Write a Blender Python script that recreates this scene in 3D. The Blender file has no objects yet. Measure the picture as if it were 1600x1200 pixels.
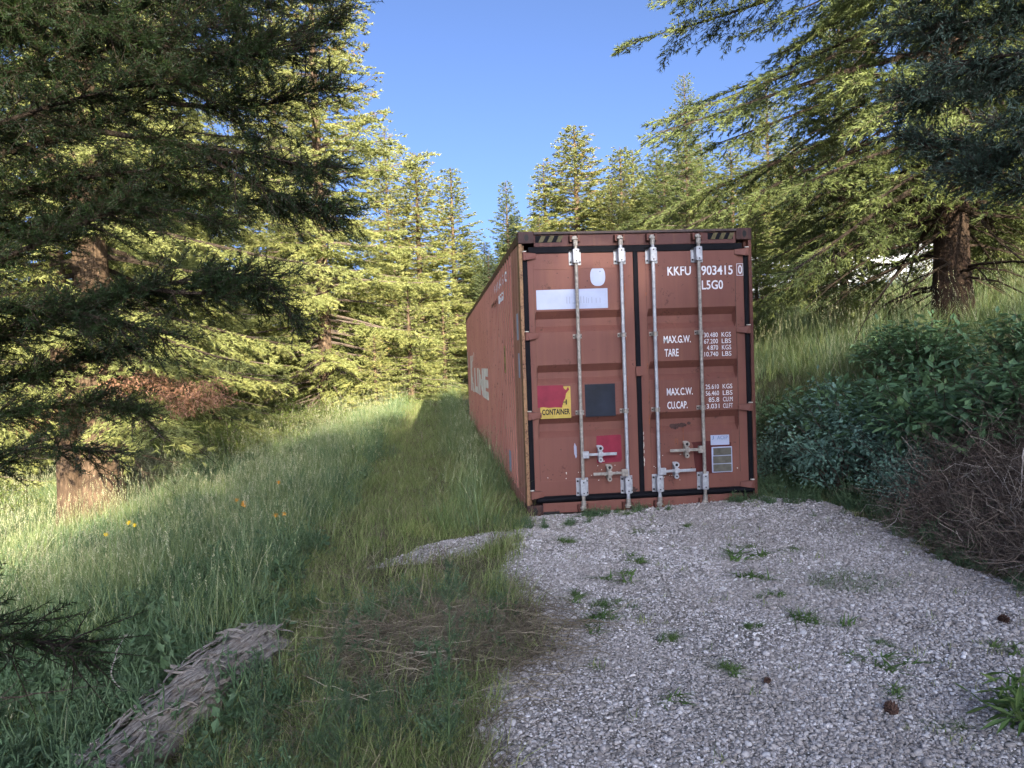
import bpy, bmesh, math
import numpy as np
from mathutils import Matrix, Vector
sc = bpy.context.scene
COL = sc.collection
R = math.radians
# ------------------------------------------------------------------ camera
CAM = np.array([-.8644, -7.6015, 1.5768])
CR = np.array([0.99444529, -0.09923699, -0.03507962])
CU = np.array([0.03761523, 0.02379593, 0.99900893])
CF = np.array([0.09830389, 0.99477926, -0.02739657])
cd = bpy.data.cameras.new('camera'); cam = bpy.data.objects.new('camera', cd); COL.objects.link(cam)
cd.sensor_width = 36; cd.lens = 1180 / 1600 * 36; cd.clip_end = 2000; cd.clip_start = .05
M = Matrix.Identity(4)
for i in range(3):
    M[i][0] = CR[i]; M[i][1] = CU[i]; M[i][2] = -CF[i]; M[i][3] = CAM[i]
cam.matrix_world = M
sc.camera = cam
# ------------------------------------------------------------------ light
SUN_AZ, SUN_EL = R(9), R(16)          # azimuth measured from -Y (behind the camera) towards +X
sd = Vector((math.sin(SUN_AZ) * math.cos(SUN_EL), -math.cos(SUN_AZ) * math.cos(SUN_EL), math.sin(SUN_EL)))
w = bpy.data.worlds.new('World'); sc.world = w; w.use_nodes = True
nt = w.node_tree; bg = nt.nodes['Background']
sky = nt.nodes.new('ShaderNodeTexSky'); sky.sky_type = 'NISHITA'; sky.sun_disc = False
sky.sun_elevation = SUN_EL; sky.sun_rotation = math.pi - SUN_AZ
sky.air_density = .27; sky.dust_density = 6.0; sky.ozone_density = 3.5; sky.altitude = 500
nt.links.new(sky.outputs[0], bg.inputs[0]); bg.inputs[1].default_value = .15
sl = bpy.data.lights.new('sun', 'SUN'); so = bpy.data.objects.new('sun', sl); COL.objects.link(so)
sl.energy = 5.0; sl.angle = R(.6); sl.color = (1, .88, .68)
so.rotation_euler = sd.to_track_quat('Z', 'Y').to_euler()
sc.view_settings.view_transform = 'Standard'; sc.view_settings.look = 'None'
sc.view_settings.exposure = 2.0; sc.view_settings.gamma = 1
sc.render.engine = 'CYCLES'
cy = sc.cycles
cy.max_bounces = 5; cy.diffuse_bounces = 3; cy.glossy_bounces = 2; cy.transmission_bounces = 3; cy.transparent_max_bounces = 4
cy.use_denoising = True; cy.denoiser = 'OPENIMAGEDENOISE'; cy.denoising_input_passes = 'RGB_ALBEDO_NORMAL'; cy.denoising_prefilter = 'NONE'
cy.sample_clamp_indirect = 4

# ------------------------------------------------------------------ numeric helpers
def _h(ix, iy, s):
    n = (ix.astype(np.int64) * 374761393 + iy.astype(np.int64) * 668265263 + s * 974711) & 0xffffffff
    n = ((n ^ (n >> 13)) * 1274126177) & 0xffffffff
    return ((n ^ (n >> 16)) & 0xffff) / 65535.
def vnoise(x, y, s=0):
    x = np.asarray(x, float); y = np.asarray(y, float)
    ix = np.floor(x); iy = np.floor(y); fx = x - ix; fy = y - iy
    fx = fx * fx * (3 - 2 * fx); fy = fy * fy * (3 - 2 * fy)
    a = _h(ix, iy, s); b = _h(ix + 1, iy, s); c = _h(ix, iy + 1, s); d = _h(ix + 1, iy + 1, s)
    return (a + (b - a) * fx) * (1 - fy) + (c + (d - c) * fx) * fy
def fbm(x, y, s=0, o=3):
    return sum(vnoise(x * 2**i, y * 2**i, s + i) * .5**i for i in range(o)) / sum(.5**i for i in range(o))
def sstep(a, b, x):
    t = np.clip((x - a) / (b - a), 0, 1); return t * t * (3 - 2 * t)
def splus(x, k=.4): return k * np.log1p(np.exp(np.clip(x / k, -30, 30)))
def hgt(x, y):
    x = np.asarray(x, float); y = np.asarray(y, float)
    d = splus(-1.9 - x)
    z = -.2 * 16 * np.tanh(d / 16)
    r = np.maximum(x - 4.2, 0)
    toe = 3.0 + .35 * sstep(-2, 1, y)
    z = z + .95 * sstep(0, 1.5, x - toe) + 1.0 * (1 - np.exp(-r / 5)) + .14 * np.minimum(r, 45)
    z = z + .022 * np.clip(y - 15, 0, 60)
    z = z + .05 * sstep(.6, 2.2, x) * np.exp(-(y / 1.3)**2) * (x < 3.5)
    wq = sstep(.3, 1.5, np.abs(x - 1.2) - 1.3)
    z = z + wq * (.12 * (fbm(x * .6, y * .6, 5) - .5) + .05 * (vnoise(x * 2.3, y * 2.3, 9) - .5))
    return z + .015 * (fbm(x * 1.5, y * 1.5, 3) - .5)
def nrm(v): return v / (np.linalg.norm(v, axis=-1, keepdims=True) + 1e-12)
def at(u, v, d):                       # a point at distance d along a sight line of the 1600 px photograph
    k = CF + ((u - 800) * CR - (v - 600) * CU) / 1180.
    return CAM + k * d
_gl = [(-16, -1.6), (-6, -1.0), (-4.7, -.70), (-4.3, -.72), (-3.8, -.62), (-3.57, -.36), (-2.94, -.31), (-2.04, -.46), (-1.09, -.21), (-.1, -.05), (.3, .1)]
_gr = [(-16, 4.4), (-6, 3.2), (-3.0, 2.88), (-2.2, 2.8), (-1.4, 3.05), (-.2, 3.0), (.3, 2.4)]
def gravel(x, y):                      # > 0 on the gravel
    xl = np.interp(y, *zip(*_gl)); xr = np.interp(y, *zip(*_gr))
    m = np.minimum(np.minimum(x - xl, xr - x), (.12 + .1 * sstep(2.3, 2.6, x)) - y)
    a = R(38); dx = x + .78; dy = y + 1.08
    ex = dx * math.cos(a) + dy * math.sin(a); ey = -dx * math.sin(a) + dy * math.cos(a)
    sp = .24 - np.hypot(ex / 3.0, ey)
    m = np.maximum(m, sp)
    return m + .16 * (fbm(x * 3.1, y * 3.1, 21) - .5) + .08 * (vnoise(x * 11, y * 11, 23) - .5)

# ------------------------------------------------------------------ object helpers
def link(o, parent=None):
    COL.objects.link(o)
    if parent is not None: o.parent = parent
    return o
def tag(o, label=None, cat=None, group=None, kind=None):
    if label: o['label'] = label
    if cat: o['category'] = cat
    if group: o['group'] = group
    if kind: o['kind'] = kind
    return o
def empty(name, loc, label, cat, group=None, rz=0):
    o = bpy.data.objects.new(name, None); link(o); o.location = loc; o.rotation_euler = (0, 0, rz)
    o.empty_display_size = .2
    return tag(o, label, cat, group)
def npmesh(name, V, F, mat, tint=None, smooth=False):
    V = np.ascontiguousarray(V, np.float32).reshape(-1, 3); F = np.ascontiguousarray(F, np.int32)
    me = bpy.data.meshes.new(name); k = F.shape[1]; n = len(F)
    me.vertices.add(len(V)); me.vertices.foreach_set('co', V.ravel())
    me.loops.add(n * k); me.loops.foreach_set('vertex_index', F.ravel())
    me.polygons.add(n); me.polygons.foreach_set('loop_start', np.arange(0, n * k, k, dtype=np.int32))
    me.polygons.foreach_set('use_smooth', np.full(n, smooth))
    if tint is not None:
        a = me.attributes.new('tint', 'FLOAT', 'POINT'); a.data.foreach_set('value', np.asarray(tint, np.float32))
    me.update(calc_edges=True)
    if mat: me.materials.append(mat)
    return me
def npobj(name, V, F, mat, parent=None, tint=None, smooth=False):
    return link(bpy.data.objects.new(name, npmesh(name, V, F, mat, tint, smooth)), parent)
def leaf_tris(O, D, L, W, rng, diamond=False):
    n = len(O); D = nrm(D); s = nrm(np.cross(D, rng.normal(size=(n, 3)))) * (np.broadcast_to(W, (n,)) / 2)[:, None]
    T = O + D * np.broadcast_to(L, (n,))[:, None]
    if not diamond:
        return np.stack([O - s, O + s, T], 1).reshape(-1, 3), np.arange(3 * n).reshape(-1, 3)
    Mi = O * .55 + T * .45
    return np.stack([O, Mi + s, T, Mi - s], 1).reshape(-1, 3), np.arange(4 * n).reshape(-1, 4)
def tubes(Pt, Rd, S=5):
    N, K, _ = Pt.shape
    T = np.gradient(Pt, axis=1); T = nrm(T)
    ref = np.tile(np.array([[[.31, .17, .93]]]), (N, K, 1)); bad = np.abs((T * ref).sum(-1)) > .95; ref[bad] = (1, 0, 0)
    A = nrm(np.cross(T, ref)); Bv = np.cross(T, A)
    th = np.arange(S) / S * 2 * math.pi
    V = Pt[:, :, None] + Rd[:, :, None, None] * (A[:, :, None] * np.cos(th)[None, None, :, None] + Bv[:, :, None] * np.sin(th)[None, None, :, None])
    idx = np.arange(N * K * S).reshape(N, K, S)
    a = idx[:, :-1]; b = idx[:, 1:]
    F = np.stack([a, np.roll(a, -1, 2), np.roll(b, -1, 2), b], -1).reshape(-1, 4)
    return V.reshape(-1, 3), F
def cat_geo(parts):
    V = []; F = []; o = 0
    for v, f in parts:
        V.append(v); F.append(f + o); o += len(v)
    return np.concatenate(V), np.concatenate(F)
class MB:                              # small mesh builder: boxes, cylinders, polygons
    def __init__(s): s.bm = bmesh.new()
    def box(s, x0, x1, y0, y1, z0, z1, bev=0):
        g = bmesh.ops.create_cube(s.bm, size=1)
        for v in g['verts']:
            v.co = Vector(((x0 + x1) / 2 + v.co.x * (x1 - x0), (y0 + y1) / 2 + v.co.y * (y1 - y0), (z0 + z1) / 2 + v.co.z * (z1 - z0)))
        if bev:
            es = list({e for v in g['verts'] for e in v.link_edges})
            bmesh.ops.bevel(s.bm, geom=es, offset=bev, segments=2, affect='EDGES', profile=.6)
        return s
    def cyl(s, p, q, r, r2=None, n=12, cap=True):
        p = Vector(p); q = Vector(q); d = q - p
        m = Matrix.Translation((p + q) / 2) @ d.to_track_quat('Z', 'Y').to_matrix().to_4x4()
        bmesh.ops.create_cone(s.bm, cap_ends=cap, segments=n, radius1=r, radius2=r if r2 is None else r2, depth=d.length, matrix=m)
        return s
    def poly(s, pts, th=None):
        vs = [s.bm.verts.new(p) for p in pts]; f = s.bm.faces.new(vs)
        if th:
            g = bmesh.ops.extrude_face_region(s.bm, geom=[f])
            for v in g['geom']:
                if isinstance(v, bmesh.types.BMVert): v.co += Vector(th)
        return s
    def build(s, name, mat, parent=None, smooth=False):
        bmesh.ops.recalc_face_normals(s.bm, faces=s.bm.faces)
        me = bpy.data.meshes.new(name); s.bm.to_mesh(me); s.bm.free(); me.materials.append(mat)
        if smooth:
            me.polygons.foreach_set('use_smooth', [True] * len(me.polygons))
            me.set_sharp_from_angle(angle=R(35))
        return link(bpy.data.objects.new(name, me), parent)
# ------------------------------------------------------------------ materials
class NT:
    def __init__(s, name):
        s.m = bpy.data.materials.new(name); s.m.use_nodes = True; s.t = s.m.node_tree
        s.b = s.t.nodes['Principled BSDF']; s.out = s.t.nodes['Material Output']
    def n(s, typ, **kw):
        nd = s.t.nodes.new(typ)
        for k, v in kw.items():
            if k.startswith('i_'):
                nd.inputs[int(k[2:]) if k[2:].isdigit() else k[2:]].default_value = v
            else: setattr(nd, k, v)
        return nd
    def l(s, a, b): s.t.links.new(a, b)
    def coord(s, scale=(1, 1, 1), kind='Object'):
        tc = s.n('ShaderNodeTexCoord'); mp = s.n('ShaderNodeMapping'); mp.inputs['Scale'].default_value = scale
        s.l(tc.outputs[kind], mp.inputs[0]); return mp.outputs[0]
    def noise(s, vec, scale, detail=4, rough=.6):
        nd = s.n('ShaderNodeTexNoise'); nd.inputs['Scale'].default_value = scale; nd.inputs['Detail'].default_value = detail
        nd.inputs['Roughness'].default_value = rough; s.l(vec, nd.inputs['Vector']); return nd.outputs[0]
    def ramp(s, fac, stops, interp='LINEAR'):
        nd = s.n('ShaderNodeValToRGB'); cr = nd.color_ramp; cr.interpolation = interp
        while len(cr.elements) < len(stops): cr.elements.new(.5)
        for e, (p, c) in zip(cr.elements, stops):
            e.position = p; e.color = (*c, 1) if not isinstance(c, (int, float)) else (c, c, c, 1)
        s.l(fac, nd.inputs[0]); return nd.outputs[0]
    def mix(s, fac, a, b, blend='MIX'):
        nd = s.n('ShaderNodeMix', data_type='RGBA', blend_type=blend)
        for sk, v in ((nd.inputs[0], fac), (nd.inputs[6], a), (nd.inputs[7], b)):
            if hasattr(v, 'links'): s.l(v, sk)
            else: sk.default_value = v if isinstance(v, (int, float)) else (*v, 1)
        return nd.outputs[2]
    def math(s, op, a, b=0.):
        nd = s.n('ShaderNodeMath', operation=op)
        for sk, v in ((nd.inputs[0], a), (nd.inputs[1], b)):
            if hasattr(v, 'links'): s.l(v, sk)
            else: sk.default_value = v
        return nd.outputs[0]
    def bump(s, h, strength=.5, dist=.01):
        nd = s.n('ShaderNodeBump'); nd.inputs['Strength'].default_value = strength; nd.inputs['Distance'].default_value = dist
        s.l(h, nd.inputs['Height']); s.l(nd.outputs[0], s.b.inputs['Normal'])
    def base(s, c, rough=.6, metal=0, spec=.5):
        if hasattr(c, 'links'): s.l(c, s.b.inputs['Base Color'])
        else: s.b.inputs['Base Color'].default_value = (*c, 1)
        if hasattr(rough, 'links'): s.l(rough, s.b.inputs['Roughness'])
        else: s.b.inputs['Roughness'].default_value = rough
        s.b.inputs['Metallic'].default_value = metal; s.b.inputs['Specular IOR Level'].default_value = spec
        return s
def mat_leaf(name, stops, transl=.35, rough=.6, rnd=.35):
    m = NT(name); a = m.n('ShaderNodeAttribute', attribute_name='tint')
    oi = m.n('ShaderNodeObjectInfo')
    f = m.math('ADD', a.outputs['Fac'], m.math('MULTIPLY', m.math('SUBTRACT', oi.outputs['Random'], .5), rnd))
    c = m.ramp(f, stops); m.base(c, rough, 0, .25)
    tr = m.n('ShaderNodeBsdfTranslucent'); mx = m.n('ShaderNodeMixShader'); mx.inputs[0].default_value = transl
    m.l(m.mix(.35, c, (.20, .24, .03)), tr.inputs[0]); m.l(m.b.outputs[0], mx.inputs[1]); m.l(tr.outputs[0], mx.inputs[2]); m.l(mx.outputs[0], m.out.inputs[0])
    return m.m
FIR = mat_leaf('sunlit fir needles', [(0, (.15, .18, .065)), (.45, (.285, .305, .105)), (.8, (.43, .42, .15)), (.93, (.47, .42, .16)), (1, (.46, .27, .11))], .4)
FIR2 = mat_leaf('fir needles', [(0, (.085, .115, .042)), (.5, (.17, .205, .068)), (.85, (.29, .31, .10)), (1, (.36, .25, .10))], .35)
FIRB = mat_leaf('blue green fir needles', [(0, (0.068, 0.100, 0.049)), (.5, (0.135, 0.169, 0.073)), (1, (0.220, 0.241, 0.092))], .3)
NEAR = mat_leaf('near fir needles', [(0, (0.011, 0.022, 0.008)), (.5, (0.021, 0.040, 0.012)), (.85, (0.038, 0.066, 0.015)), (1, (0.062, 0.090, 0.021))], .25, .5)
JUN = mat_leaf('juniper scales', [(0, (0.033, 0.054, 0.039)), (.5, (0.054, 0.087, 0.063)), (.8, (0.078, 0.114, 0.081)), (1, (0.105, 0.090, 0.068))], .15)
RUST = mat_leaf('dead orange needles', [(0, (.17, .085, .05)), (1, (.34, .18, .11))], .2)
def mat_bark(name, dark, light, sc_=1.0):
    m = NT(name); v = m.coord((6 * sc_, 6 * sc_, 1.3 * sc_))
    n1 = m.noise(v, 3.2, 8, .72); n2 = m.noise(m.coord(), 1.3, 3)
    c = m.ramp(n1, [(.3, tuple(x * .35 for x in dark)), (.5, dark), (.68, light)])
    c = m.mix(m.math('MULTIPLY', n2, .3), c, (.20, .15, .11)); m.base(c, .9, 0, .1); m.bump(n1, 1, .05); return m.m
BARK = mat_bark('fir bark', (0.078, 0.050, 0.031), (0.209, 0.141, 0.089))
BARKD = mat_bark('dark limb bark', (.035, .026, .02), (.09, .07, .055), 3)
BARKR = mat_bark('dark red bark', (0.025, 0.015, 0.011), (0.066, 0.039, 0.028))
BARKL = mat_bark('grey limb bark', (.13, .10, .08), (.34, .28, .22), 3)
def mat_simple(name, c, rough=.6, metal=0, var=.0, scale=20):
    m = NT(name); m.b.inputs['Specular IOR Level'].default_value = .25
    if var:
        n = m.noise(m.coord(), scale, 5); cc = m.ramp(n, [(.3, tuple(x * (1 - var) for x in c)), (.7, tuple(min(1, x * (1 + var)) for x in c))]); m.base(cc, rough, metal)
    else: m.base(c, rough, metal)
    m.b.inputs['Specular IOR Level'].default_value = .25 if metal == 0 else .5
    return m.m
def mat_paint(name, c1, c2, rust=.5, streak=.35, edge=None):
    m = NT(name); p = m.coord()
    big = m.noise(p, .9, 4); st = m.noise(m.coord((9, 9, .35)), 1.6, 6, .65); fine = m.noise(p, 38, 6, .7)
    c = m.ramp(big, [(.3, c1), (.7, c2)])
    c = m.mix(m.math('MULTIPLY', m.ramp(st, [(.5, 0), (.8, 1)]), streak), c, (.30, .15, .075))
    c = m.mix(m.math('MULTIPLY', m.ramp(st, [(.25, 1), (.45, 0)]), .25), c, (.10, .035, .03))
    rs = m.math('MULTIPLY', m.ramp(m.noise(p, 5.5, 8, .75), [(.60 - .08 * rust, 0), (.66 - .06 * rust, 1)]), m.ramp(fine, [(.45, 0), (.6, 1)]))
    c = m.mix(m.math('MULTIPLY', rs, .9), c, (.055, .022, .014))
    m.base(c, m.ramp(fine, [(.3, .52), (.8, .7)]), 0, .22); m.bump(m.noise(p, 7, 5), .25, .006); return m.m
PAINT = mat_paint('faded oxide red door paint', (.140, .055, .041), (.172, .070, .053), .25, .18)
PAINTS = mat_paint('side paint with painted light', (.42, .155, .115), (.52, .225, .165), .7, .7)  # colour raised to stand in for bounce light from the sunlit slope
_t = PAINTS.node_tree; _b = _t.nodes['Principled BSDF']; _src = _b.inputs['Base Color'].links[0].from_socket   # rib shading painted in: lighter, pinker bands on the outer flats
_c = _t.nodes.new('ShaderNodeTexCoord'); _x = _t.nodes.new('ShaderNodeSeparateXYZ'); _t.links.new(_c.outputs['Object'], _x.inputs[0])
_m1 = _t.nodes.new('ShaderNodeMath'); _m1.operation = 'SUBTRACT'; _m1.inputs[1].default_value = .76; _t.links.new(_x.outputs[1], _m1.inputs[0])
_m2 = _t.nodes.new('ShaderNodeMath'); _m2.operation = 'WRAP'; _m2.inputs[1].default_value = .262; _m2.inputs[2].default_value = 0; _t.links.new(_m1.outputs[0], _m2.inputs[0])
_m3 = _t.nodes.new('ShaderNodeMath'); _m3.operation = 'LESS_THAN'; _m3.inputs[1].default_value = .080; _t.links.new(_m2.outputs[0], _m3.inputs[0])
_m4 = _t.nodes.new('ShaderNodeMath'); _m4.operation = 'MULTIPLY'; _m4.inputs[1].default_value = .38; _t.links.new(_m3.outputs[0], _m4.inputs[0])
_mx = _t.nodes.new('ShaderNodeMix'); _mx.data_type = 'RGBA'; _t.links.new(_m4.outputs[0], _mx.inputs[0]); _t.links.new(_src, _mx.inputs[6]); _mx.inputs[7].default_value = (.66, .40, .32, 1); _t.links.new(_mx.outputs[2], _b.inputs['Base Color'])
PAINTR = mat_paint('rusty rail paint', (.07, .025, .02), (.13, .05, .035), 1.2, .5)
PAINTP = mat_paint('rusted post edge paint', (.20, .095, .06), (.30, .19, .085), 2.2, .8)
GASK = mat_simple('black rubber', (.004, .004, .006), .75, 0, .3, 12); GASK.node_tree.nodes['Principled BSDF'].inputs['Specular IOR Level'].default_value = .15
CAST = mat_paint('blackened casting', (.028, .014, .014), (.05, .022, .020), .8, .3)
HEADM = mat_paint('shaded header paint', (.070, .028, .024), (.10, .042, .036), .5, .3)  # shadow under the roof cap is put into the header colour
CAPM = mat_paint('weathered roof edge', (.035, .025, .022), (.07, .052, .048), .6, .3)
GALV = mat_simple('weathered galvanised steel', (.34, .35, .37), .5, .25, .28, 25)
GALVR = mat_simple('rust stained zinc', (.27, .245, .21), .6, .2, .4, 30)
BOLT = mat_simple('dark bolt', (.03, .025, .025), .6)
WHITE = mat_simple('white marking paint', (.62, .62, .64), .6, 0, .12, 30)
WHITEL = mat_simple('aged white marking', (.55, .52, .44), .6, 0, .25, 6)
STICK = mat_simple('white painted patch', (.36, .40, .52), .5, 0, .08, 6)
YEL = mat_simple('yellow warning film', (.40, .29, .06), .5, 0, .15, 14)
YELD = mat_simple('dull yellow stripe', (.085, .070, .028), .6, 0, .35, 20)
REDP = mat_simple('crimson touch up paint', (.20, .016, .035), .5, 0, .2, 8)
DKRED = mat_simple('dark red paint', (.070, .014, .013), .5, 0, .15, 6)
NAVY = mat_simple('blackened patch', (.010, .014, .024), .5, 0, .4, 5)
INK = mat_simple('black ink', (.01, .01, .01), .6)
BLUEI = mat_simple('blue grey ink', (.14, .20, .32), .6)
RUSTM = mat_simple('orange rust', (.20, .07, .035), .8, 0, .4, 40)
SOOT = mat_simple('dark rust stain', (.055, .03, .025), .8, 0, .5, 30)
TAR = mat_simple('olive tape panel', (.10, .095, .075), .8, 0, .35, 12)
GHOST = mat_simple('ghost lettering', (.30, .32, .40), .6)

# ================================================================== GROUND
def axis(lo, hi, step, far, g=1.22):
    a = list(np.arange(lo, hi + 1e-6, step)); s = step; x = a[-1]
    while x < far: s *= g; x += s; a.append(x)
    s = step; x = a[0]; b = []
    while x > -far: s *= g; x -= s; b.append(x)
    return np.array(b[::-1] + a)
def sheet(xs, ys, zf, keep=None):
    X, Y = np.meshgrid(xs, ys); Z = zf(X, Y); ny, nx = X.shape
    idx = np.arange(nx * ny).reshape(ny, nx)
    F = np.stack([idx[:-1, :-1], idx[:-1, 1:], idx[1:, 1:], idx[1:, :-1]], -1).reshape(-1, 4)
    V = np.stack([X, Y, Z], -1).reshape(-1, 3)
    if keep is not None:
        cx = (X[:-1, :-1] + X[1:, 1:]) / 2; cyy = (Y[:-1, :-1] + Y[1:, 1:]) / 2
        F = F[keep(cx, cyy).ravel()]; u, inv = np.unique(F, return_inverse=True); V = V[u]; F = inv.reshape(-1, 4)
    return V, F
g = NT('soil and thatch'); p = g.coord()
n1 = g.noise(p, 2.2, 6); n2 = g.noise(p, 45, 5, .7); n3 = g.noise(p, .25, 3)
c = g.ramp(n1, [(.3, (.07, .055, .035)), (.5, (.10, .095, .05)), (.7, (.11, .14, .055))])
c = g.mix(g.math('MULTIPLY', n2, .5), c, (.17, .14, .08)); c = g.mix(g.ramp(n3, [(.4, 0), (.6, .4)]), c, (.10, .12, .04))
g.base(c, .95, 0, .1); g.bump(n2, .8, .03)
V, F = sheet(axis(-11, 10, .14, 600), axis(-8, 22, .16, 600), hgt)
npobj('ground', V, F, g.m, smooth=True)['kind'] = 'structure'
g = NT('gravel bed'); p = g.coord()
vo = g.n('ShaderNodeTexVoronoi'); vo.inputs['Scale'].default_value = 75; g.l(p, vo.inputs['Vector'])
sepc = g.n('ShaderNodeSeparateColor'); g.l(vo.outputs['Color'], sepc.inputs[0])
c = g.ramp(sepc.outputs[0], [(0, (.13, .115, .095)), (.4, (.26, .235, .205)), (.75, (.38, .355, .32)), (1, (.52, .49, .46))])
c = g.mix(g.ramp(g.noise(p, 1.4, 4), [(.4, 0), (.7, .55)]), c, (.19, .165, .135))
g.base(c, .85, 0, .2); g.bump(vo.outputs['Distance'], 1, .02)
V, F = sheet(np.arange(-2.2, 4.6, .05), np.arange(-14, .45, .05), lambda x, y: hgt(x, y) + .012 * np.clip(gravel(x, y) / .05, -1, 1), lambda x, y: gravel(x, y) > -.03)
npobj('gravel_drive', V, F, g.m, smooth=True)['kind'] = 'structure'

# ================================================================== CONTAINER
W_, H_, L_ = 2.438, 2.896, 13.716
ct = empty('shipping_container', (0, 0, 0), 'faded red high steel shipping container with closed double doors and white lettering', 'shipping container')
def text(s, bbox, mat, name, parent, face='front', y=0., bold=.02, ext=.0008, prof=None):
    cu = bpy.data.curves.new(name, 'FONT'); cu.body = s; cu.offset = bold; cu.resolution_u = 3; cu.fill_mode = 'BOTH'
    cu.extrude = .01
    tmp = bpy.data.objects.new('tmp', cu); me = bpy.data.meshes.new_from_object(tmp); bpy.data.objects.remove(tmp)
    me.name = name; me.materials.clear(); me.materials.append(mat)
    a = np.zeros(len(me.vertices) * 3); me.vertices.foreach_get('co', a); a = a.reshape(-1, 3)
    lo = a.min(0); hi = a.max(0); t = (a - lo) / (hi - lo)
    x0, x1, z0, z1 = bbox
    if face == 'front': V = np.stack([x0 + t[:, 0] * (x1 - x0), y - t[:, 2] * ext, z0 + t[:, 1] * (z1 - z0)], 1)
    else: V = np.stack([y - t[:, 2] * ext, x0 + t[:, 0] * (x1 - x0), z0 + t[:, 1] * (z1 - z0)], 1)
    me.vertices.foreach_set('co', V.ravel()); me.update()
    if prof is not None:
        bm = bmesh.new(); bm.from_mesh(me)
        for yy in BREAKS:
            if min(x0, x1) < yy < max(x0, x1):
                bmesh.ops.bisect_plane(bm, geom=bm.verts[:] + bm.edges[:] + bm.faces[:], plane_co=(0, yy, 0), plane_no=(0, 1, 0))
        for v in bm.verts: v.co.x += prof(v.co.y)
        bm.to_mesh(me); bm.free()
    return link(bpy.data.objects.new(name, me), parent)
# frame
def P(name, mat, *boxes, parent=ct, bev=.004, smooth=False):
    b = MB()
    for q in boxes: b.box(*q, bev=bev)
    return b.build(name, mat, parent, smooth)
for x0, sx in ((0, 1), (W_, -1)):
    X = lambda a, b: (min(x0 + sx * a, x0 + sx * b), max(x0 + sx * a, x0 + sx * b))
    P('corner_post', PAINTP if sx > 0 else PAINTR, (*X(0, .035), 0, .13, .12, 2.775), (*X(.035, .06), .06, .13, .12, 2.775))
    P('post_plate', PAINTS, (*X(.006, .03), .132, .50, .16, 2.79), parent=ct)
    P('post_groove', DKRED if sx > 0 else PAINTR, (*X(.05, .07), .50, .74, .16, 2.79))  # recessed groove in a darker red than the plate beside it
    P('corner_post', PAINTR, (*X(0, .12), L_ - .12, L_, .12, 2.775))
    P('bottom_rail', PAINTS, (*X(.002, .05), .18, L_ - .18, .02, .158))
    P('top_rail', PAINTR, (*X(.0, .06), .18, L_ - .18, 2.80, 2.88))
def casting(xc, yc, z0):
    b = MB(); x0, x1 = (0, .162) if xc == 0 else (W_ - .162, W_); y0, y1 = (-.004, .178) if yc == 0 else (L_ - .178, L_ + .004)
    x0 -= .004 if xc == 0 else 0; x1 += .004 if xc else 0
    b.box(x0, x1, y0, y1, z0, z0 + .12, bev=.008)
    o = b.build('corner_casting', CAST, ct)
    h = MB(); fy = y0 - .001 if yc == 0 else y1 + .001; cx = (x0 + x1) / 2 + .005; cz = z0 + .06
    pts = [(cx + .022 * math.cos(t) + (.012 if math.cos(t) > 0 else -.012) * 0, fy, cz + .034 * math.sin(t)) for t in np.linspace(0, 2 * math.pi, 18, endpoint=False)]
    h.poly(pts); h.build('casting_hole', INK, o)
    r = MB()
    for t in np.linspace(0, 2 * math.pi, 18, endpoint=False): pass
    r.bm.free()
for xc in (0, 1):
    for yc in (0, 1):
        for z0 in (.0, H_ - .118): casting(xc, yc, z0)
P('header', HEADM, (.162, W_ - .162, .012, .09, 2.745, 2.865), bev=.005)
P('header_cap', CAPM, (.162, W_ - .162, -.012, .12, 2.866, 2.892), bev=.004)
P('door_sill', PAINT, (.162, W_ - .162, .005, .12, .03, .135), bev=.005)
P('sill_pocket', INK, (.165, .33, .002, .05, .022, .048), bev=0)
# header stripes
for a, bb in ((.175, .445), (1.975, 2.245)):
    o = MB().box(a, bb, .0085, .0115, 2.786, 2.856).build('warning_band', GASK, ct)
    for k in range(3):
        s = a + .03 + k * .09
        MB().poly([(s, .0065, 2.789), (s + .045, .0065, 2.789), (s + .078, .0065, 2.853), (s + .033, .0065, 2.853)], (0, .0015, 0)).build('stripe', YELD, o)
# corrugated sides
BREAKS = []; pitch = .262
def cprof(y):
    t = ((y - .76) % pitch) / pitch; d = .044
    if y < .76 or y > L_ - .14: return .012
    return float(np.interp(t, [0, .30, .42, .78, .90, 1], [.002, .002, d, d, .002, .002]))
ys = [.50]
k = 0
while .76 + k * pitch < L_ - .14:
    for t in (0, .30, .42, .78, .90):
        yy = .76 + (k + t) * pitch
        if yy < L_ - .14: ys.append(yy); BREAKS.append(yy)
    k += 1
ys.append(L_ - .12)
for side in (0, 1):
    zs = np.linspace(.155, 2.805, 6); V = []
    for y in ys:
        for z in zs:
            d = cprof(y); V.append((d if side == 0 else W_ - d, y, z))
    idx = np.arange(len(V)).reshape(len(ys), len(zs))
    F = np.stack([idx[:-1, :-1], idx[1:, :-1], idx[1:, 1:], idx[:-1, 1:]], -1).reshape(-1, 4)
    if side == 0: F = F[:, ::-1]
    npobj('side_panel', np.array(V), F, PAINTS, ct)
V = []; rx = np.linspace(.06, W_ - .06, 2)
for i, y in enumerate(ys):
    for x in rx: V.append((x, y, 2.872 - cprof(y) * .6))
idx = np.arange(len(V)).reshape(len(ys), 2); F = np.stack([idx[:-1, 0], idx[:-1, 1], idx[1:, 1], idx[1:, 0]], -1)
npobj('roof_panel', np.array(V), F, PAINTR, ct)
P('end_wall', PAINTS, (.12, W_ - .12, L_ - .09, L_ - .05, .1, 2.87)); P('floor', BARKD, (.06, W_ - .06, .12, L_ - .12, .10, .155))
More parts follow.
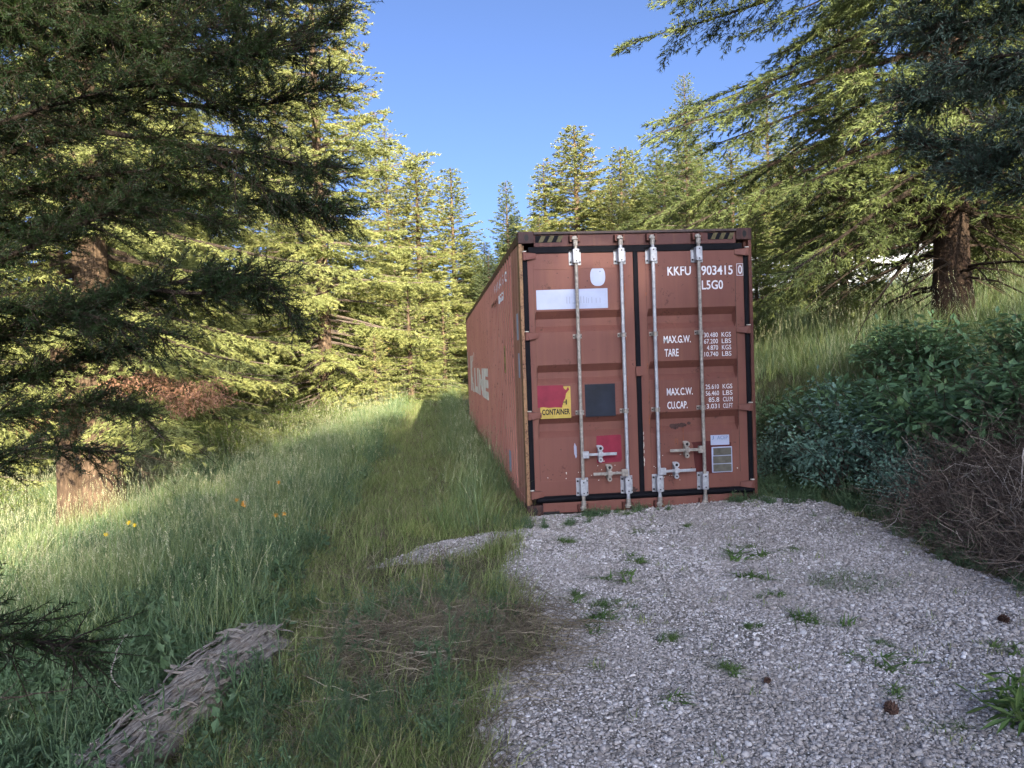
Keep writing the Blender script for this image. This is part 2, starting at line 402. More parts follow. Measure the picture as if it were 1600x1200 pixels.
# doors
YD = .022                               # outer face of the doors
TR = [(1.877, 2.091), (1.345, 1.545), (.80, 1.015)]
def door(x0, x1, xa, xb, label):
    zz = [.205]; dd = [0]
    for z0, z1 in TR[::-1]:
        zz += [z0, z0 + .062, z1 - .075, z1]; dd += [0, 1, 1, 0]
    zz.append(2.675); dd.append(0)
    xs = [x0, xa, xa + .018, xb - .018, xb, x1]; dx = [0, 0, 1, 1, 0, 0]
    V = [(x, YD + .066 * min(fx, fz), z) for z, fz in zip(zz, dd) for x, fx in zip(xs, dx)]
    idx = np.arange(len(V)).reshape(len(zz), len(xs))
    F = list(map(tuple, np.stack([idx[:-1, :-1], idx[:-1, 1:], idx[1:, 1:], idx[1:, :-1]], -1).reshape(-1, 4)))
    n = len(V); rim = [idx[0, i] for i in range(6)] + [idx[j, 5] for j in range(1, len(zz))] + [idx[-1, i] for i in range(4, -1, -1)] + [idx[j, 0] for j in range(len(zz) - 2, 0, -1)]
    V += [(V[r][0], YD + .084, V[r][2]) for r in rim]
    for i in range(len(rim)):
        j = (i + 1) % len(rim); F.append((rim[j], rim[i], n + i, n + j))
    o = npobj('door', np.array(V), np.array(F), PAINT, ct)
    o['label'] = label
    return o
dl = door(.088, 1.178, .142, 1.078, 'left door with patches and a yellow sticker')
dr = door(1.232, 2.352, 1.312, 2.262, 'right door with the stencilled weights')
# gaskets
for q in ((.036, .086, .012, .07, .20, 2.70), (2.354, 2.402, .012, .07, .20, 2.70), (1.18, 1.23, .012, .075, .16, 2.70), (.10, 2.34, .010, .07, 2.678, 2.744)):
    P('gasket', GASK, q, bev=.006)
b = MB(); b.cyl((.11, .012, .168), (2.40, .012, .168), .028, n=12); b.box(.10, 2.36, .015, .07, .136, .203); b.build('bottom_gasket', GASK, ct, True)
# overlay plates and weld lines on the doors
for d, xa, xb in ((dl, .145, 1.075), (dr, 1.312, 2.262)):
    P('reinforcing_plate', PAINT, (xa, xb, YD - .004, YD + .002, 2.515, 2.672), parent=d, bev=.0015)
    P('reinforcing_plate', PAINT, (xa, xb, YD - .003, YD + .002, .208, .355), parent=d, bev=.0015)
    for x in (xa, xb):
        P('weld_seam', SOOT if x == xb else PAINTR, (x - .002, x + .002, YD - .002, YD + .001, .36, 2.51), parent=d, bev=0)
# hinges
for sx, door_o, xs_ in ((1, dl, (.055, .055)), (-1, dr, (W_ - .055, W_ - .055))):
    for z in (2.652, 1.845, 1.036, .228):
        b = MB(); x = xs_[0]
        b.cyl((x, -.004, z - .042), (x, -.004, z + .042), .018, n=10)
        x1 = x + sx * .125; xm = x + sx * .03
        pts = [(x, -.02, z - .036), (xm, -.024, z - .038), (x1, .008, z - .024), (x1, .008, z + .026), (xm, -.024, z + .036), (x, -.02, z + .036)]
        b.poly(pts, (0, .03, 0)); b.build('hinge', PAINT, door_o, False)
        MB().cyl((x, -.004, z + .042), (x, -.004, z + .050), .022, n=10).build('hinge_pin', WHITEL, door_o)
# locking bars
def bar(x, d, z_handle, dirn, reach, catch_x, hm):
    o = MB().cyl((x, -.045, .10), (x, -.045, 2.795), .0175, n=14).build('locking_bar', GALVR if x in (.575, 1.853) else GALV, d, True)
    for z, h, w in ((2.635, .165, .125), (.285, .185, .125)):
        b = MB(); b.box(x - w / 2, x + w / 2, YD - .012, YD - .002, z - h / 2, z + h / 2, bev=.003)
        b.box(x - .032, x + .032, -.074, YD - .012, z - h / 2 + .01, z + h / 2 - .01, bev=.01)
        b.build('bar_bracket', GALV, d)
        b = MB()
        for ax in (-1, 1):
            for az in (-1, 1): b.cyl((x + ax * .047, YD - .012, z + az * h * .33), (x + ax * .047, YD - .022, z + az * h * .33), .011, n=6)
        for az in (-1, 1): b.cyl((x, -.074, z + az * h * .30), (x, -.079, z + az * h * .30), .008, n=6)
        b.build('bolts', BOLT, d)['kind'] = 'stuff'
    for z in (1.828, 1.050):
        b = MB(); b.box(x - .046, x + .046, YD - .010, YD - .002, z - .022, z + .022, bev=.002); b.cyl((x, -.045, z - .022), (x, -.045, z + .022), .027, n=12)
        b.box(x - .026, x + .026, -.045, YD - .008, z - .018, z + .018); b.build('bar_guide', GALVR, d)
        b = MB()
        for ax in (-1, 1): b.cyl((x + ax * .037, YD - .008, z), (x + ax * .037, YD - .018, z), .008, n=6)
        b.build('bolts', BOLT, d)['kind'] = 'stuff'
    for z, s in ((2.815, 1), (.075, -1)):      # cam ends and their keepers
        b = MB(); b.cyl((x, -.045, z - s * .075), (x, -.045, z - s * .02), .024, n=10)
        b.box(x - .030, x + .012, -.062, -.022, z - .022, z + .022, bev=.006); b.box(x - .04, x + .02, -.075, -.05, z - s * .006 - .008, z - s * .006 + .008, bev=.002)
        b.build('cam', GALVR, d)
        b = MB(); b.box(x - .058, x - .034, -.05, .012, z - .034, z + .034, bev=.003); b.box(x + .022, x + .048, -.05, .012, z - .034, z + .034, bev=.003)
        b.box(x - .058, x + .048, -.006, .012, z - .034, z + .034); b.build('cam_keeper', PAINTR, ct)
    # handle
    z = z_handle; e = x + dirn * reach
    b = MB(); b.box(min(x, x + dirn * .065), max(x, x + dirn * .065), -.078, -.040, z - .036, z + .036, bev=.006)
    b.cyl((x + dirn * .045, -.084, z), (x + dirn * .045, -.076, z), .012, n=8); b.build('handle_hub', hm, d)
    b = MB(); s0 = x + dirn * .065; m = catch_x
    b.box(min(s0, m), max(s0, m), -.068, -.052, z - .013, z + .013, bev=.004); b.box(min(m, e), max(m, e), -.066, -.054, z - .016, z + .014, bev=.005)
    b.build('handle', hm, d)
    b = MB(); b.box(m - .020, m + .020, -.052, YD - .002, z - .062, z + .062, bev=.006); b.cyl((m, -.04, z + .062), (m, -.064, z + .062), .030, n=12)
    b.cyl((m, -.04, z - .060), (m, -.062, z - .060), .024, n=12); b.box(m - .024, m + .024, -.080, -.068, z - .022, z + .026, bev=.004)
    b.box(m - .042, m - .01, -.070, -.050, z + .072, z + .094, bev=.004); b.build('handle_catch', hm, d)
    b = MB(); b.cyl((m, -.064, z + .060), (m, -.0655, z + .060), .015, n=10); b.cyl((m, -.062, z - .058), (m, -.0635, z - .058), .009, n=8); b.build('catch_hole', INK, d)['kind'] = 'stuff'
bar(.575, dl, .620, 1, .355, .762, GALV)
bar(1.040, dl, .420, -1, .360, .850, GALVR)
bar(1.372, dr, .413, 1, .382, 1.552, GALV)
bar(1.853, dr, .622, -1, .365, 1.668, GALVR)
P('door_stop', PAINT, (1.170, 1.245, -.020, .012, 1.400, 1.500), bev=.004, parent=dl)
# flat marks on the left door
def ring(cx, cz, rx, rz, n=32, wob=0, s=0):
    rg = np.random.default_rng(s); t = np.linspace(0, 2 * math.pi, n, endpoint=False); r = 1 + wob * rg.normal(size=n)
    return [(cx + rx * r[i] * math.copysign(abs(math.cos(a))**.8, math.cos(a)), YD - .0012, cz + rz * r[i] * math.copysign(abs(math.sin(a))**.8, math.sin(a))) for i, a in enumerate(t)]
def patch(name, pts, mat, parent, y=YD - .0012):
    return MB().poly([(p[0], y, p[-1]) for p in pts], (0, .001, 0)).build(name, mat, parent)
patch('painted_oval', ring(.808, 2.435, .078, .098), STICK, dl)
patch('painted_rectangle', [(.168, 2.110), (.905, 2.110), (.905, 2.312), (.168, 2.308)], STICK, dl)
for k, (x, wd, hh) in enumerate([(.475, .010, .07), (.505, .010, .07), (.535, .05, .008), (.62, .010, .07), (.65, .010, .07), (.68, .008, .06), (.70, .008, .05), (.735, .008, .06), (.78, .008, .05), (.82, .008, .05)]):
    patch('ghost_stroke', [(x, 2.165), (x + wd, 2.165), (x + wd, 2.165 + hh), (x, 2.165 + hh)], GHOST, dl, YD - .0024)
patch('weathered_black_square', [(.635, 1.000), (.952, 1.000), (.952, 1.333), (.635, 1.333)], NAVY, dl)
ys_ = patch('warning_sticker', [(.170, .998), (.486, .998), (.486, 1.322), (.170, 1.322)], YEL, dl)
text('CONTAINER', (.186, .474, 1.035, 1.095), INK, 'lettering', ys_, y=YD - .0014, bold=.03)
text('HIGH', (.25, .446, 1.135, 1.190), INK, 'lettering', ys_, y=YD - .0014, bold=.03)
patch('red_paint_patch', [(.143, 1.112), (.20, 1.118), (.26, 1.108), (.33, 1.112), (.395, 1.106), (.405, 1.16), (.43, 1.20), (.44, 1.25), (.475, 1.29), (.462, 1.318), (.44, 1.285), (.42, 1.30), (.41, 1.335), (.145, 1.338)], REDP, dl, YD - .0034)
patch('red_paint_patch', [(.735, .525), (.76, .515), (.99, .525), (1.000, .55), (.998, .80), (.985, .805), (.742, .80)], REDP, dl)
patch('pale_scrape', [(.505, .63), (.520, .58), (.532, .60), (.530, .70), (.512, .74), (.503, .70)], GHOST, dl)
# markings on the right door
WT = lambda s, x0, x1, z0, z1, bo=.014: text(s, (x0, x1, z0, z1), WHITE, 'lettering', dr, y=YD - .0004, bold=bo)
WT('KKFU', 1.541, 1.790, 2.424, 2.524); WT('903415', 1.902, 2.238, 2.420, 2.520); WT('0', 2.296, 2.340, 2.424, 2.516)
fr = MB()
for q in ((2.280, 2.354, 2.408, 2.4125), (2.280, 2.354, 2.5275, 2.532)): fr.box(q[0], q[1] - .002, YD - .001, YD + .001, q[2], q[3])
for q in (2.280, 2.3465): fr.box(q, q + .0045, YD - .0014, YD + .001, 2.4085, 2.5315)
fr.build('check_digit_frame', WHITE, dr)
WT('L5G0', 1.903, 2.130, 2.272, 2.366)
WT('MAX.G.W.', 1.480, 1.768, 1.728, 1.804); WT('TARE', 1.486, 1.634, 1.590, 1.668)
for k, (a, u) in enumerate((('30.480', 'KGS'), ('67.200', 'LBS'), ('4.870', 'KGS'), ('10.740', 'LBS'))):
    z = 1.776 - k * .0665; WT(a, 1.910 + (.028 if k == 2 else 0), 2.058, z, z + .048, .0); WT(u, 2.100, 2.200, z, z + .048, .0)
WT('MAX.C.W.', 1.497, 1.773, 1.186, 1.262); WT('CU.CAP.', 1.499, 1.714, 1.046, 1.122)
for k, (a, u) in enumerate((('25.610', 'KGS'), ('56.460', 'LBS'), ('85.8', 'CU.M'), ('3.031', 'CU.FT'))):
    z = 1.236 - k * .0675; WT(a, 1.912 + (.03 if k == 2 else .006 if k == 3 else 0), 2.055, z, z + .048, .0); WT(u, 2.096, 2.200, z, z + .048, .0)
patch('dark_repair_patch', [(1.742, .690), (2.075, .700), (2.08, .676), (2.17, .672), (2.165, .50), (2.155, .372), (2.15, .18), (2.0, .215), (1.82, .212), (1.79, .30), (1.765, .52), (1.76, .66)], DKRED, dr)
lb = patch('inspection_label', [(1.950, .650), (2.150, .648), (2.150, .752), (1.950, .754)], STICK, dr, YD - .0030)
text('J', (1.962, 1.985, .708, .745), BLUEI, 'lettering', lb, y=YD - .0032, bold=.01); text('ACEP', (2.020, 2.135, .706, .745), BLUEI, 'lettering', lb, y=YD - .0032, bold=.004)
pl = MB().box(1.955, 2.176, YD - .010, YD - .002, .362, .630, bev=.006).build('sealed_placard', STICK, dr)
for k in range(3): MB().box(1.968 + .004 * (k == 2), 2.164, YD - .0125, YD - .0095, .372 + k * .085, .449 + k * .085, bev=.004).build('tape_strip', TAR, pl)
rg = np.random.default_rng(5)
def blob(name, cx, cz, rx, rz, mat, s, par, wob=.13):
    patch(name, ring(cx, cz, rx, rz, 22, wob, s), mat, par, YD - .0013 - .0001 * (s % 7))
blob('rust_stain', 1.395 + .08, .235, .052, .06, SOOT, 4, dr, .08); blob('rust_stain', 2.205, .255, .05, .075, SOOT, 5, dr, .06)
blob('rust_stain', 1.10, .225, .05, .028, SOOT, 6, dl); blob('rust_stain', 1.70, .215, .10, .018, SOOT, 8, dr); blob('rust_stain', .33, 2.60, .02, .028, SOOT, 9, dl, .2)
def doory(z):
    for z0, z1 in TR:
        if z0 < z < z1: return YD + .066 * min(1, (z - z0) / .062, (z1 - z) / .075)
    return YD
o = MB(); rg = np.random.default_rng(15)
for i in range(44):
    a = rg.normal(0, .34); xx = 1.60 + .085 * a * 1.1 + (.075 if i > 36 else 0); zc = .862 + rg.normal(0, .010) + (.008 if i > 36 else 0); r_ = rg.uniform(.008, .017); m_ = 7
    o.poly([(xx + r_ * 1.3 * math.cos(t), doory(zc + r_ * math.sin(t)) - .0025 - .00012 * i, zc + r_ * math.sin(t)) for t in np.linspace(0, 2 * math.pi, m_, endpoint=False)])
o.build('rust_scab', SOOT, dr)['kind'] = 'stuff'
for k in range(16):                      # rust runs under the scab and along the door edges
    x = rg.choice([rg.uniform(1.54, 1.66), 1.30 + rg.normal(0, .003), 1.083 + rg.normal(0, .003)]); z = rg.uniform(.55, .79) if x > 1.5 else rg.uniform(.4, 2.4); h_ = rg.uniform(.03, .10)
    patch('rust_run', [(x, z), (x + .006, z + .01), (x + .007, z + h_), (x - .002, z + h_)], RUSTM, dr if x > 1.2 else dl, YD - .0056 - .00003 * k)
for k in range(70):                      # chips and bolt scars in the paint
    left = k % 2 == 0; x = rg.uniform(.16, 1.06) if left else rg.uniform(1.33, 2.24); z = rg.choice([rg.uniform(.3, .72), rg.uniform(2.2, 2.66), rg.uniform(.36, .46)])
    if not left and 1.75 < x < 2.2 and .2 < z < .75: continue
    patch('paint_chip', [(x + rg.uniform(.3, 1) * .008 * math.cos(t), z + rg.uniform(.3, 1) * .008 * math.sin(t)) for t in np.linspace(0, 6.28, 7, endpoint=False)], WHITEL if (z < .5 and k % 3) else SOOT, dl if left else dr, YD - .0052)
rg = np.random.default_rng(31)
for k in range(26):                      # peeled paint along the centre seal and round the handles
    if k < 12: x, z = 1.236 + rg.normal(0, .003), rg.uniform(.45, .80); w_, h_ = .004, rg.uniform(.01, .04)
    else: x, z = rg.choice([rg.uniform(.66, 1.02), rg.uniform(1.42, 1.74)]), rg.choice([rg.uniform(.30, .40), rg.uniform(.46, .58)]); w_, h_ = rg.uniform(.004, .012), rg.uniform(.003, .008)
    patch('paint_chip', [(x - w_, z), (x, z - h_ * .4), (x + w_, z + h_ * .3), (x + w_ * .6, z + h_), (x - w_ * .5, z + h_ * .8)], WHITEL, dr if x > 1.2 else dl, YD - .0060 - .00002 * k)
# side markings
spn = [o for o in ct.children if o.name.startswith('side_panel')][0]
sp = lambda y: cprof(y)
def side_text(s, ya, yb, z0, z1, mat, bo): text(s, (ya, yb, z0, z1), mat, 'lettering', ct, 'side', y=-.0015, bold=bo, ext=.001, prof=sp)
side_text('LINE', 9.95, 5.35, .95, 1.50, WHITEL, .06); side_text('K', 11.9, 10.25, .92, 1.80, WHITEL, .05)
side_text("'", 10.05, 9.9, 1.66, 1.86, WHITEL, .05); 
side_text('903415 0', 3.35, 1.35, 2.56, 2.69, WHITE, .02); side_text('L5G0', 2.60, 1.80, 2.38, 2.49, WHITE, .02)
def side_patch(name, y0, y1, z0, z1, mat, x):
    return MB().box(x - .0015, x, min(y0, y1), max(y0, y1), z0, z1).build(name, mat, ct)
yl = side_patch('height_label', 1.89, 2.02, 1.46, 1.80, YEL, .001)
text('45', (2.0, 1.91, 1.66, 1.77), INK, 'lettering', yl, 'side', y=-.0008, bold=.02, ext=.0005); text("9'6", (2.0, 1.91, 1.49, 1.58), INK, 'lettering', yl, 'side', y=-.0008, bold=.02, ext=.0005)
side_patch('white_label', 1.60, 1.82, .24, .50, STICK, .001)
side_patch('white_label', .30, .45, 1.82, 2.10, STICK, .004); side_patch('peeled_label', .28, .40, 1.42, 1.68, STICK, .004)
side_patch('white_label', L_ - .5, L_ - .2, 1.48, 1.93, WHITEL, .001)
for k in range(4): side_patch('vent_cover', 2.7 + k * .30, 2.82 + k * .30, 2.42, 2.47, PAINTR, -.008)

# ================================================================== CONIFERS
def heading(d, ang):
    c_, s_ = np.cos(ang), np.sin(ang); o = d.copy(); o[:, 0] = d[:, 0] * c_ - d[:, 1] * s_; o[:, 1] = d[:, 0] * s_ + d[:, 1] * c_; return o
def conifer_geo(seed, H, Rr, z0, nbr, ntw, nsub, nleaf, leaf, lw, pw=.85, fine=False, droop=.25, az=None, r0=None, tope=.92, zcut=99.):
    rng = np.random.default_rng(seed); f = (np.arange(nbr) + rng.random(nbr)) / nbr; f = f**tope
    zi = z0 + (H * .985 - z0) * f; prof = (1 - f)**pw * (.62 + .38 * np.clip((f + .02) / .2, 0, 1))
    l = Rr * prof * rng.uniform(.62, 1.12, nbr) * np.where(rng.random(nbr) < .12, 1.2, 1) + .12
    a = np.arange(nbr) * 2.39996 + rng.normal(0, .5, nbr)
    if az is not None: a = az[0] + (a % (2 * math.pi) - math.pi) * az[1]
    hd = np.stack([np.cos(a), np.sin(a), np.zeros(nbr)], 1); slope = -.16 + .75 * f**1.3 + rng.normal(0, .07, nbr)
    K = 7; t = np.linspace(0, 1, K)
    bend = rng.normal(0, .12, nbr); side = np.stack([-hd[:, 1], hd[:, 0], np.zeros(nbr)], 1)
    def bp(i, tt):
        z = l[i] * (slope[i] * tt - droop * (1 - f[i]) * tt**2 + .16 * tt**3)
        p_ = hd[i] * (l[i] * tt)[:, None] + side[i] * (l[i] * bend[i] * tt**2)[:, None]; p_[:, 2] += zi[i] + z; return p_
    tr_r = r0 if r0 else H * .021
    trunk_r = lambda z: tr_r * np.clip(1 - z / H, 0, 1)**.8 + .012
    I = np.repeat(np.arange(nbr), K); path = bp(I, np.tile(t, nbr)).reshape(nbr, K, 3)
    limb = tubes(path, (np.clip(.013 * l + .006, .008, .07)[:, None]) * (1 - t * .85)[None], 4)
    nt_ = np.maximum(3, (l * ntw * np.where(zi > zcut, .30, 1)).astype(int)); I = np.repeat(np.arange(nbr), nt_); n = len(I)
    tt = rng.beta(1.25, 1, n) * .86 + .14
    o = bp(I, tt); d0 = nrm(bp(I, np.minimum(tt + .02, 1.02)) - bp(I, tt)); sg = np.where(rng.random(n) < .5, -1, 1)
    ang = sg * rng.uniform(.55, 1.25, n) * np.where(tt > .93, .3, 1); d = heading(d0, ang); d[:, 2] = d[:, 2] * .5 - rng.uniform(.0, .42, n) * (1 - .6 * f[I]); d = nrm(d)
    tl = np.clip(l[I] * .40 * (1.05 - tt * .75), .16, .95) * rng.uniform(.6, 1.2, n)
    tw_t = rng.normal(0, 1, n)
    # sub twigs
    ns = np.maximum(2, (tl * nsub).astype(int)); J = np.repeat(np.arange(n), ns); m = len(J)
    st = rng.random(m)**.8; so_ = o[J] + d[J] * (tl[J] * st)[:, None]; so_[:, 2] -= .18 * tl[J] * st**2
    sg = np.where(rng.random(m) < .5, -1, 1); sd_ = heading(d[J], sg * rng.uniform(.3, .95, m)); sd_[:, 2] -= rng.uniform(-.15, .35, m); sd_ = nrm(sd_)
    sl_ = np.clip(tl[J] * .45 * (1.1 - st), .05, .32)
    # needles
    Kk = np.repeat(np.arange(m), nleaf); q = len(Kk); lt = rng.random(q)
    O = so_[Kk] + sd_[Kk] * (sl_[Kk] * lt)[:, None]; D = sd_[Kk] + rng.normal(0, .42, (q, 3)); 
    Vl, Fl = leaf_tris(O, D, leaf * rng.uniform(.6, 1.25, q), lw, rng)
    top = f[I][J][Kk]
    tint = .40 + .10 * tw_t[J][Kk] + .16 * (tt[I.searchsorted(0) if False else J][Kk] - .5) * 1.0 + .18 * (st[Kk] - .5) + rng.normal(0, .07, q)
    cone = (rng.random(n) < .05 + .12 * 1)[J][Kk] & (top > .55) & (rng.random(q) < .3); tint = np.where(cone, 1.0, np.clip(tint, 0, .93))
    tint = np.repeat(tint, 3)
    tw = None
    if fine:
        e = o + d * tl[:, None]; e[:, 2] -= .18 * tl; mid = (o + e) / 2; mid[:, 2] += .04 * tl
        tw = tubes(np.stack([o, mid, e], 1), np.tile(np.array([.006, .004, .002]), (n, 1)), 3)
    S = 16; kz = 26; z = np.linspace(-.4, H, kz); an = np.arange(S) / S * 2 * math.pi
    rad = trunk_r(np.clip(z, 0, H))[:, None] * (1 + .10 * rng.normal(size=(kz, S)) * 0 + .16 * (vnoise(an * 1.9 + 0 * z[:, None], z[:, None] * .9 + 0 * an, seed) - .5) + .5 * np.exp(-np.clip(z, 0, 9)[:, None] * 2.6))
    wx = .03 * H * .25 * np.sin(z * .35 + seed)[:, None]; wy = .03 * H * .2 * np.cos(z * .3 + seed)[:, None]
    wx -= wx[np.argmin(abs(z))]; wy -= wy[np.argmin(abs(z))]; wx *= 0.6; wy *= .6
    TV = np.stack([rad * np.cos(an) + 0 * wx, rad * np.sin(an) + 0 * wy, z[:, None] + 0 * rad], -1).reshape(-1, 3)
    idx = np.arange(kz * S).reshape(kz, S); TF = np.stack([idx[:-1], np.roll(idx[:-1], -1, 1), np.roll(idx[1:], -1, 1), idx[1:]], -1).reshape(-1, 4)
    return (TV, TF), limb, tw, (Vl, Fl, tint)
def dead_limbs(seed, n, zlo, zhi, lo, hi, az=None, droop=.5):
    rng = np.random.default_rng(seed); z = rng.uniform(zlo, zhi, n); a = rng.uniform(0, 6.28, n) if az is None else az[0] + rng.uniform(-1, 1, n) * az[1]
    l = rng.uniform(lo, hi, n); t = np.linspace(0, 1, 6); hd = np.stack([np.cos(a), np.sin(a), 0 * a], 1); sl = rng.uniform(-.35, .3, n)
    Pt = hd[:, None] * (l[:, None] * t)[..., None]; Pt[..., 2] = z[:, None] + l[:, None] * (sl[:, None] * t - droop * rng.uniform(.3, 1.2, n)[:, None] * t**2)
    Pt += np.cumsum(rng.normal(0, .018, Pt.shape), 1) * l[:, None, None]
    g1 = tubes(Pt, (.011 * l + .004)[:, None] * (1 - .85 * t), 4)
    k = np.repeat(np.arange(n), 7); m = len(k); s = rng.integers(1, 5, m); o = Pt[k, s]; d = nrm(heading(hd[k], rng.uniform(-1.2, 1.2, m)) + rng.normal(0, .25, (m, 3)) + np.array([0, 0, -.45]))
    ll = l[k] * rng.uniform(.15, .42, m); q = np.stack([o, o + d * (ll * .5)[:, None] + rng.normal(0, .02, (m, 3)), o + d * ll[:, None] - np.array([0, 0, .05])], 1)
    return cat_geo([g1, tubes(q, np.tile([.006, .004, .0015], (m, 1)), 3)])
PROTO = {}
def make_tree(key, *a, leafmat=FIR, bark=BARK, limbmat=BARKL, **k):
    tr, li, tw, (Vl, Fl, ti) = conifer_geo(*a, **k)
    if tw is not None: li = cat_geo([li, tw])
    PROTO[key] = (npmesh('trunk', *tr, bark, smooth=True), npmesh('limbs', *li, limbmat), npmesh('crown', Vl, Fl, leafmat, ti), a[1])
def plant(key, x, y, H, label, group='sunlit fir trees behind the container', rz=0, wide=1., tilt=0, mat=None, name='fir_tree'):
    t, l, c, h0 = PROTO[key]; s = H / h0
    e = empty(name, (x, y, float(hgt(x, y)) - .05), label, 'tree', group, rz); e.scale = (s * wide, s * wide, s); e.rotation_euler[1] = tilt
    for nm, me in (('trunk', t), ('limbs', l), ('crown', c)):
        o = link(bpy.data.objects.new(nm, me), e)
        if mat and nm == 'crown':
            o.material_slots[0].link = 'OBJECT'; o.material_slots[0].material = mat
    return e
make_tree('A', 11, 12, 2.5, .3, 230, 15, 14, 9, .115, .030, pw=.72, r0=.14, tope=.78)
make_tree('B', 12, 12, 2.3, .3, 220, 15, 14, 9, .115, .029, pw=.85, r0=.13, tope=.78)
make_tree('Y', 13, 4, 1.3, .1, 110, 20, 18, 5, .085, .022, pw=.9)
make_tree('C', 14, 18, 4.3, 1.2, 250, 10, 12, 8, .12, .030, pw=.62, r0=.24)
make_tree('D', 15, 19, 4.6, 2.5, 220, 13, 13, 10, .092, .0175, zcut=10.5, pw=.65, fine=True, leafmat=FIR, limbmat=BARKD, r0=.36)
make_tree('E', 16, 17, 5.0, 1.7, 240, 14, 13, 9, .088, .0170, zcut=8.5, pw=.55, fine=True, leafmat=FIR2, limbmat=BARKD, bark=BARKR, r0=.27, droop=.42)
G1 = 'fir trees behind the container'
plant('A', -1.5, 28.4, 11.4, 'tall sunlit fir at the far end of the grass path', G1, .4, 1.45)
plant('B', .3, 34.4, 12.1, 'slender sunlit fir just right of the one ending the grass path', G1, 2.1, 1.5)
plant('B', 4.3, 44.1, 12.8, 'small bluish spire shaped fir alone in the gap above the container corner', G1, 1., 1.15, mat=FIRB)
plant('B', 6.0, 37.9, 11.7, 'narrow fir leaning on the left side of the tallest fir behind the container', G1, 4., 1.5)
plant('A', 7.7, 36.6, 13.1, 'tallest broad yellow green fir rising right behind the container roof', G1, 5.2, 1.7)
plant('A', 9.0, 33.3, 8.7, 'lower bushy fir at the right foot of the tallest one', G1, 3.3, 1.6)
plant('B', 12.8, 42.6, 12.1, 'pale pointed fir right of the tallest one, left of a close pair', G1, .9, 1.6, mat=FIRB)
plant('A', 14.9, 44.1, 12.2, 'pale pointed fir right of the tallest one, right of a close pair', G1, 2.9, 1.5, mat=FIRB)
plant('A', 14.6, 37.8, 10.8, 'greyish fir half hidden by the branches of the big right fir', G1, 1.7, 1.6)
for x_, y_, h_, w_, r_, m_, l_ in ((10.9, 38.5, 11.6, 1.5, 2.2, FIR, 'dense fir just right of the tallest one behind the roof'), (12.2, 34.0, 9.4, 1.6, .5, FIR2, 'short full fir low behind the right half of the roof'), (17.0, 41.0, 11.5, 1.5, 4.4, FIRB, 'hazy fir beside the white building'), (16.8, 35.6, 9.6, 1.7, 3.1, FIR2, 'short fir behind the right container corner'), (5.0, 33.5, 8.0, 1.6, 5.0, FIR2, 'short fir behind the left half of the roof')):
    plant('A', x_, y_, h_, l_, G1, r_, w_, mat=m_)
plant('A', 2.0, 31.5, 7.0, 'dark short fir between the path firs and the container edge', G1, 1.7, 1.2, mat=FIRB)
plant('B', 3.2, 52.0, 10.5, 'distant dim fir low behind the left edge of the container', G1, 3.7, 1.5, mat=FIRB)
plant('C', -3.4, 37.3, 15.5, 'tall sunlit fir behind the big fir left of the path', G1, .7, .9)
plant('C', -5.3, 23.4, 20.5, 'large sunlit fir with bare dead twigs at its foot left of the path', 'large fir trees on the left slope', 2.2, 1.05, name='fir_tree')
plant('C', -9.3, 17.0, 17.0, 'sunlit fir between the forked trunk and the large fir', 'large fir trees on the left slope', 5.0, .95)
plant('C', -12.5, 21.6, 22.5, 'sunlit fir filling the background behind the forked trunk', 'large fir trees on the left slope', 1.2)
plant('C', -14.5, 13.0, 18, 'sunlit fir at the left edge behind the forked trunk', 'large fir trees on the left slope', 3.9)
plant('C', -8.2, 29.9, 20.0, 'sunlit fir standing deep behind the large fir on the left', 'large fir trees on the left slope', .2)
plant('A', -14.0, 33.0, 16.0, 'far fir low on the left slope behind the others', 'large fir trees on the left slope', .2, 1.6)
for x, y, H, lb_ in [(-.5, 26.4, 4.2, 'young bright fir nearest the container end'), (.9, 31.4, 3.8, 'young fir tucked between two others near the container end'), (-1.9, 22.6, 4.6, 'young bright fir at the edge of the sunlit grass'), (-3.1, 20.3, 3.0, 'smallest young fir right of the dead twigged fir'), (-2.6, 27, 6.0, 'young fir in front of the tall path fir')]:
    plant('Y', x, y, H, lb_, 'young firs along the sunlit grass', x * 7, 1.15)
# forked big fir on the left
bt = plant('D', -6.55, 5.7, 18.5, 'thick trunked old fir with forked stem at the shade edge', None, 2.6, .95)
del_g = bt.pop('group', None)
tr2 = conifer_geo(41, 13, 1, 9, 8, 2, 2, 1, .1, .02, r0=.20)[0]
o = npobj('second_stem', tr2[0], tr2[1], BARK, bt, smooth=True); o.location = (.22, .42, 0); o.rotation_euler = (.02, .06, 0)
V, F = dead_limbs(42, 44, .9, 4.5, .7, 2.3); npobj('dead_limbs', V, F, BARKD, bt)
def dead_foliage(seed, pts, n, r, parent, off):
    rng = np.random.default_rng(seed); P_ = np.array(pts); k = rng.integers(0, len(P_), n)
    O = P_[k] + rng.normal(0, 1, (n, 3)) * np.array(r); base_ = P_[k] + rng.normal(0, .6, (n, 3)) * np.array(r)
    D = rng.normal(0, .6, (n, 3)) + np.array([0, 0, -.4]); V, F = leaf_tris(O - np.array(off), D, rng.uniform(.04, .10, n), .016, rng)
    return npobj('dead_foliage', V, F, RUST, parent, tint=np.repeat(rng.random(n), 3))
bt_inv = bt.location
fo = dead_foliage(3, [at(u, v, 11.5) for u, v in ((185, 560), (200, 600), (240, 590), (275, 600), (300, 620), (325, 605), (340, 625), (290, 640), (262, 615), (60, 660), (90, 640))], 3800, (.13, .3, .07), None, (0, 0, 0))
mw = Matrix.LocRotScale(bt.location, bt.rotation_euler, bt.scale)
fo.parent = bt; fo.matrix_parent_inverse = mw.inverted()
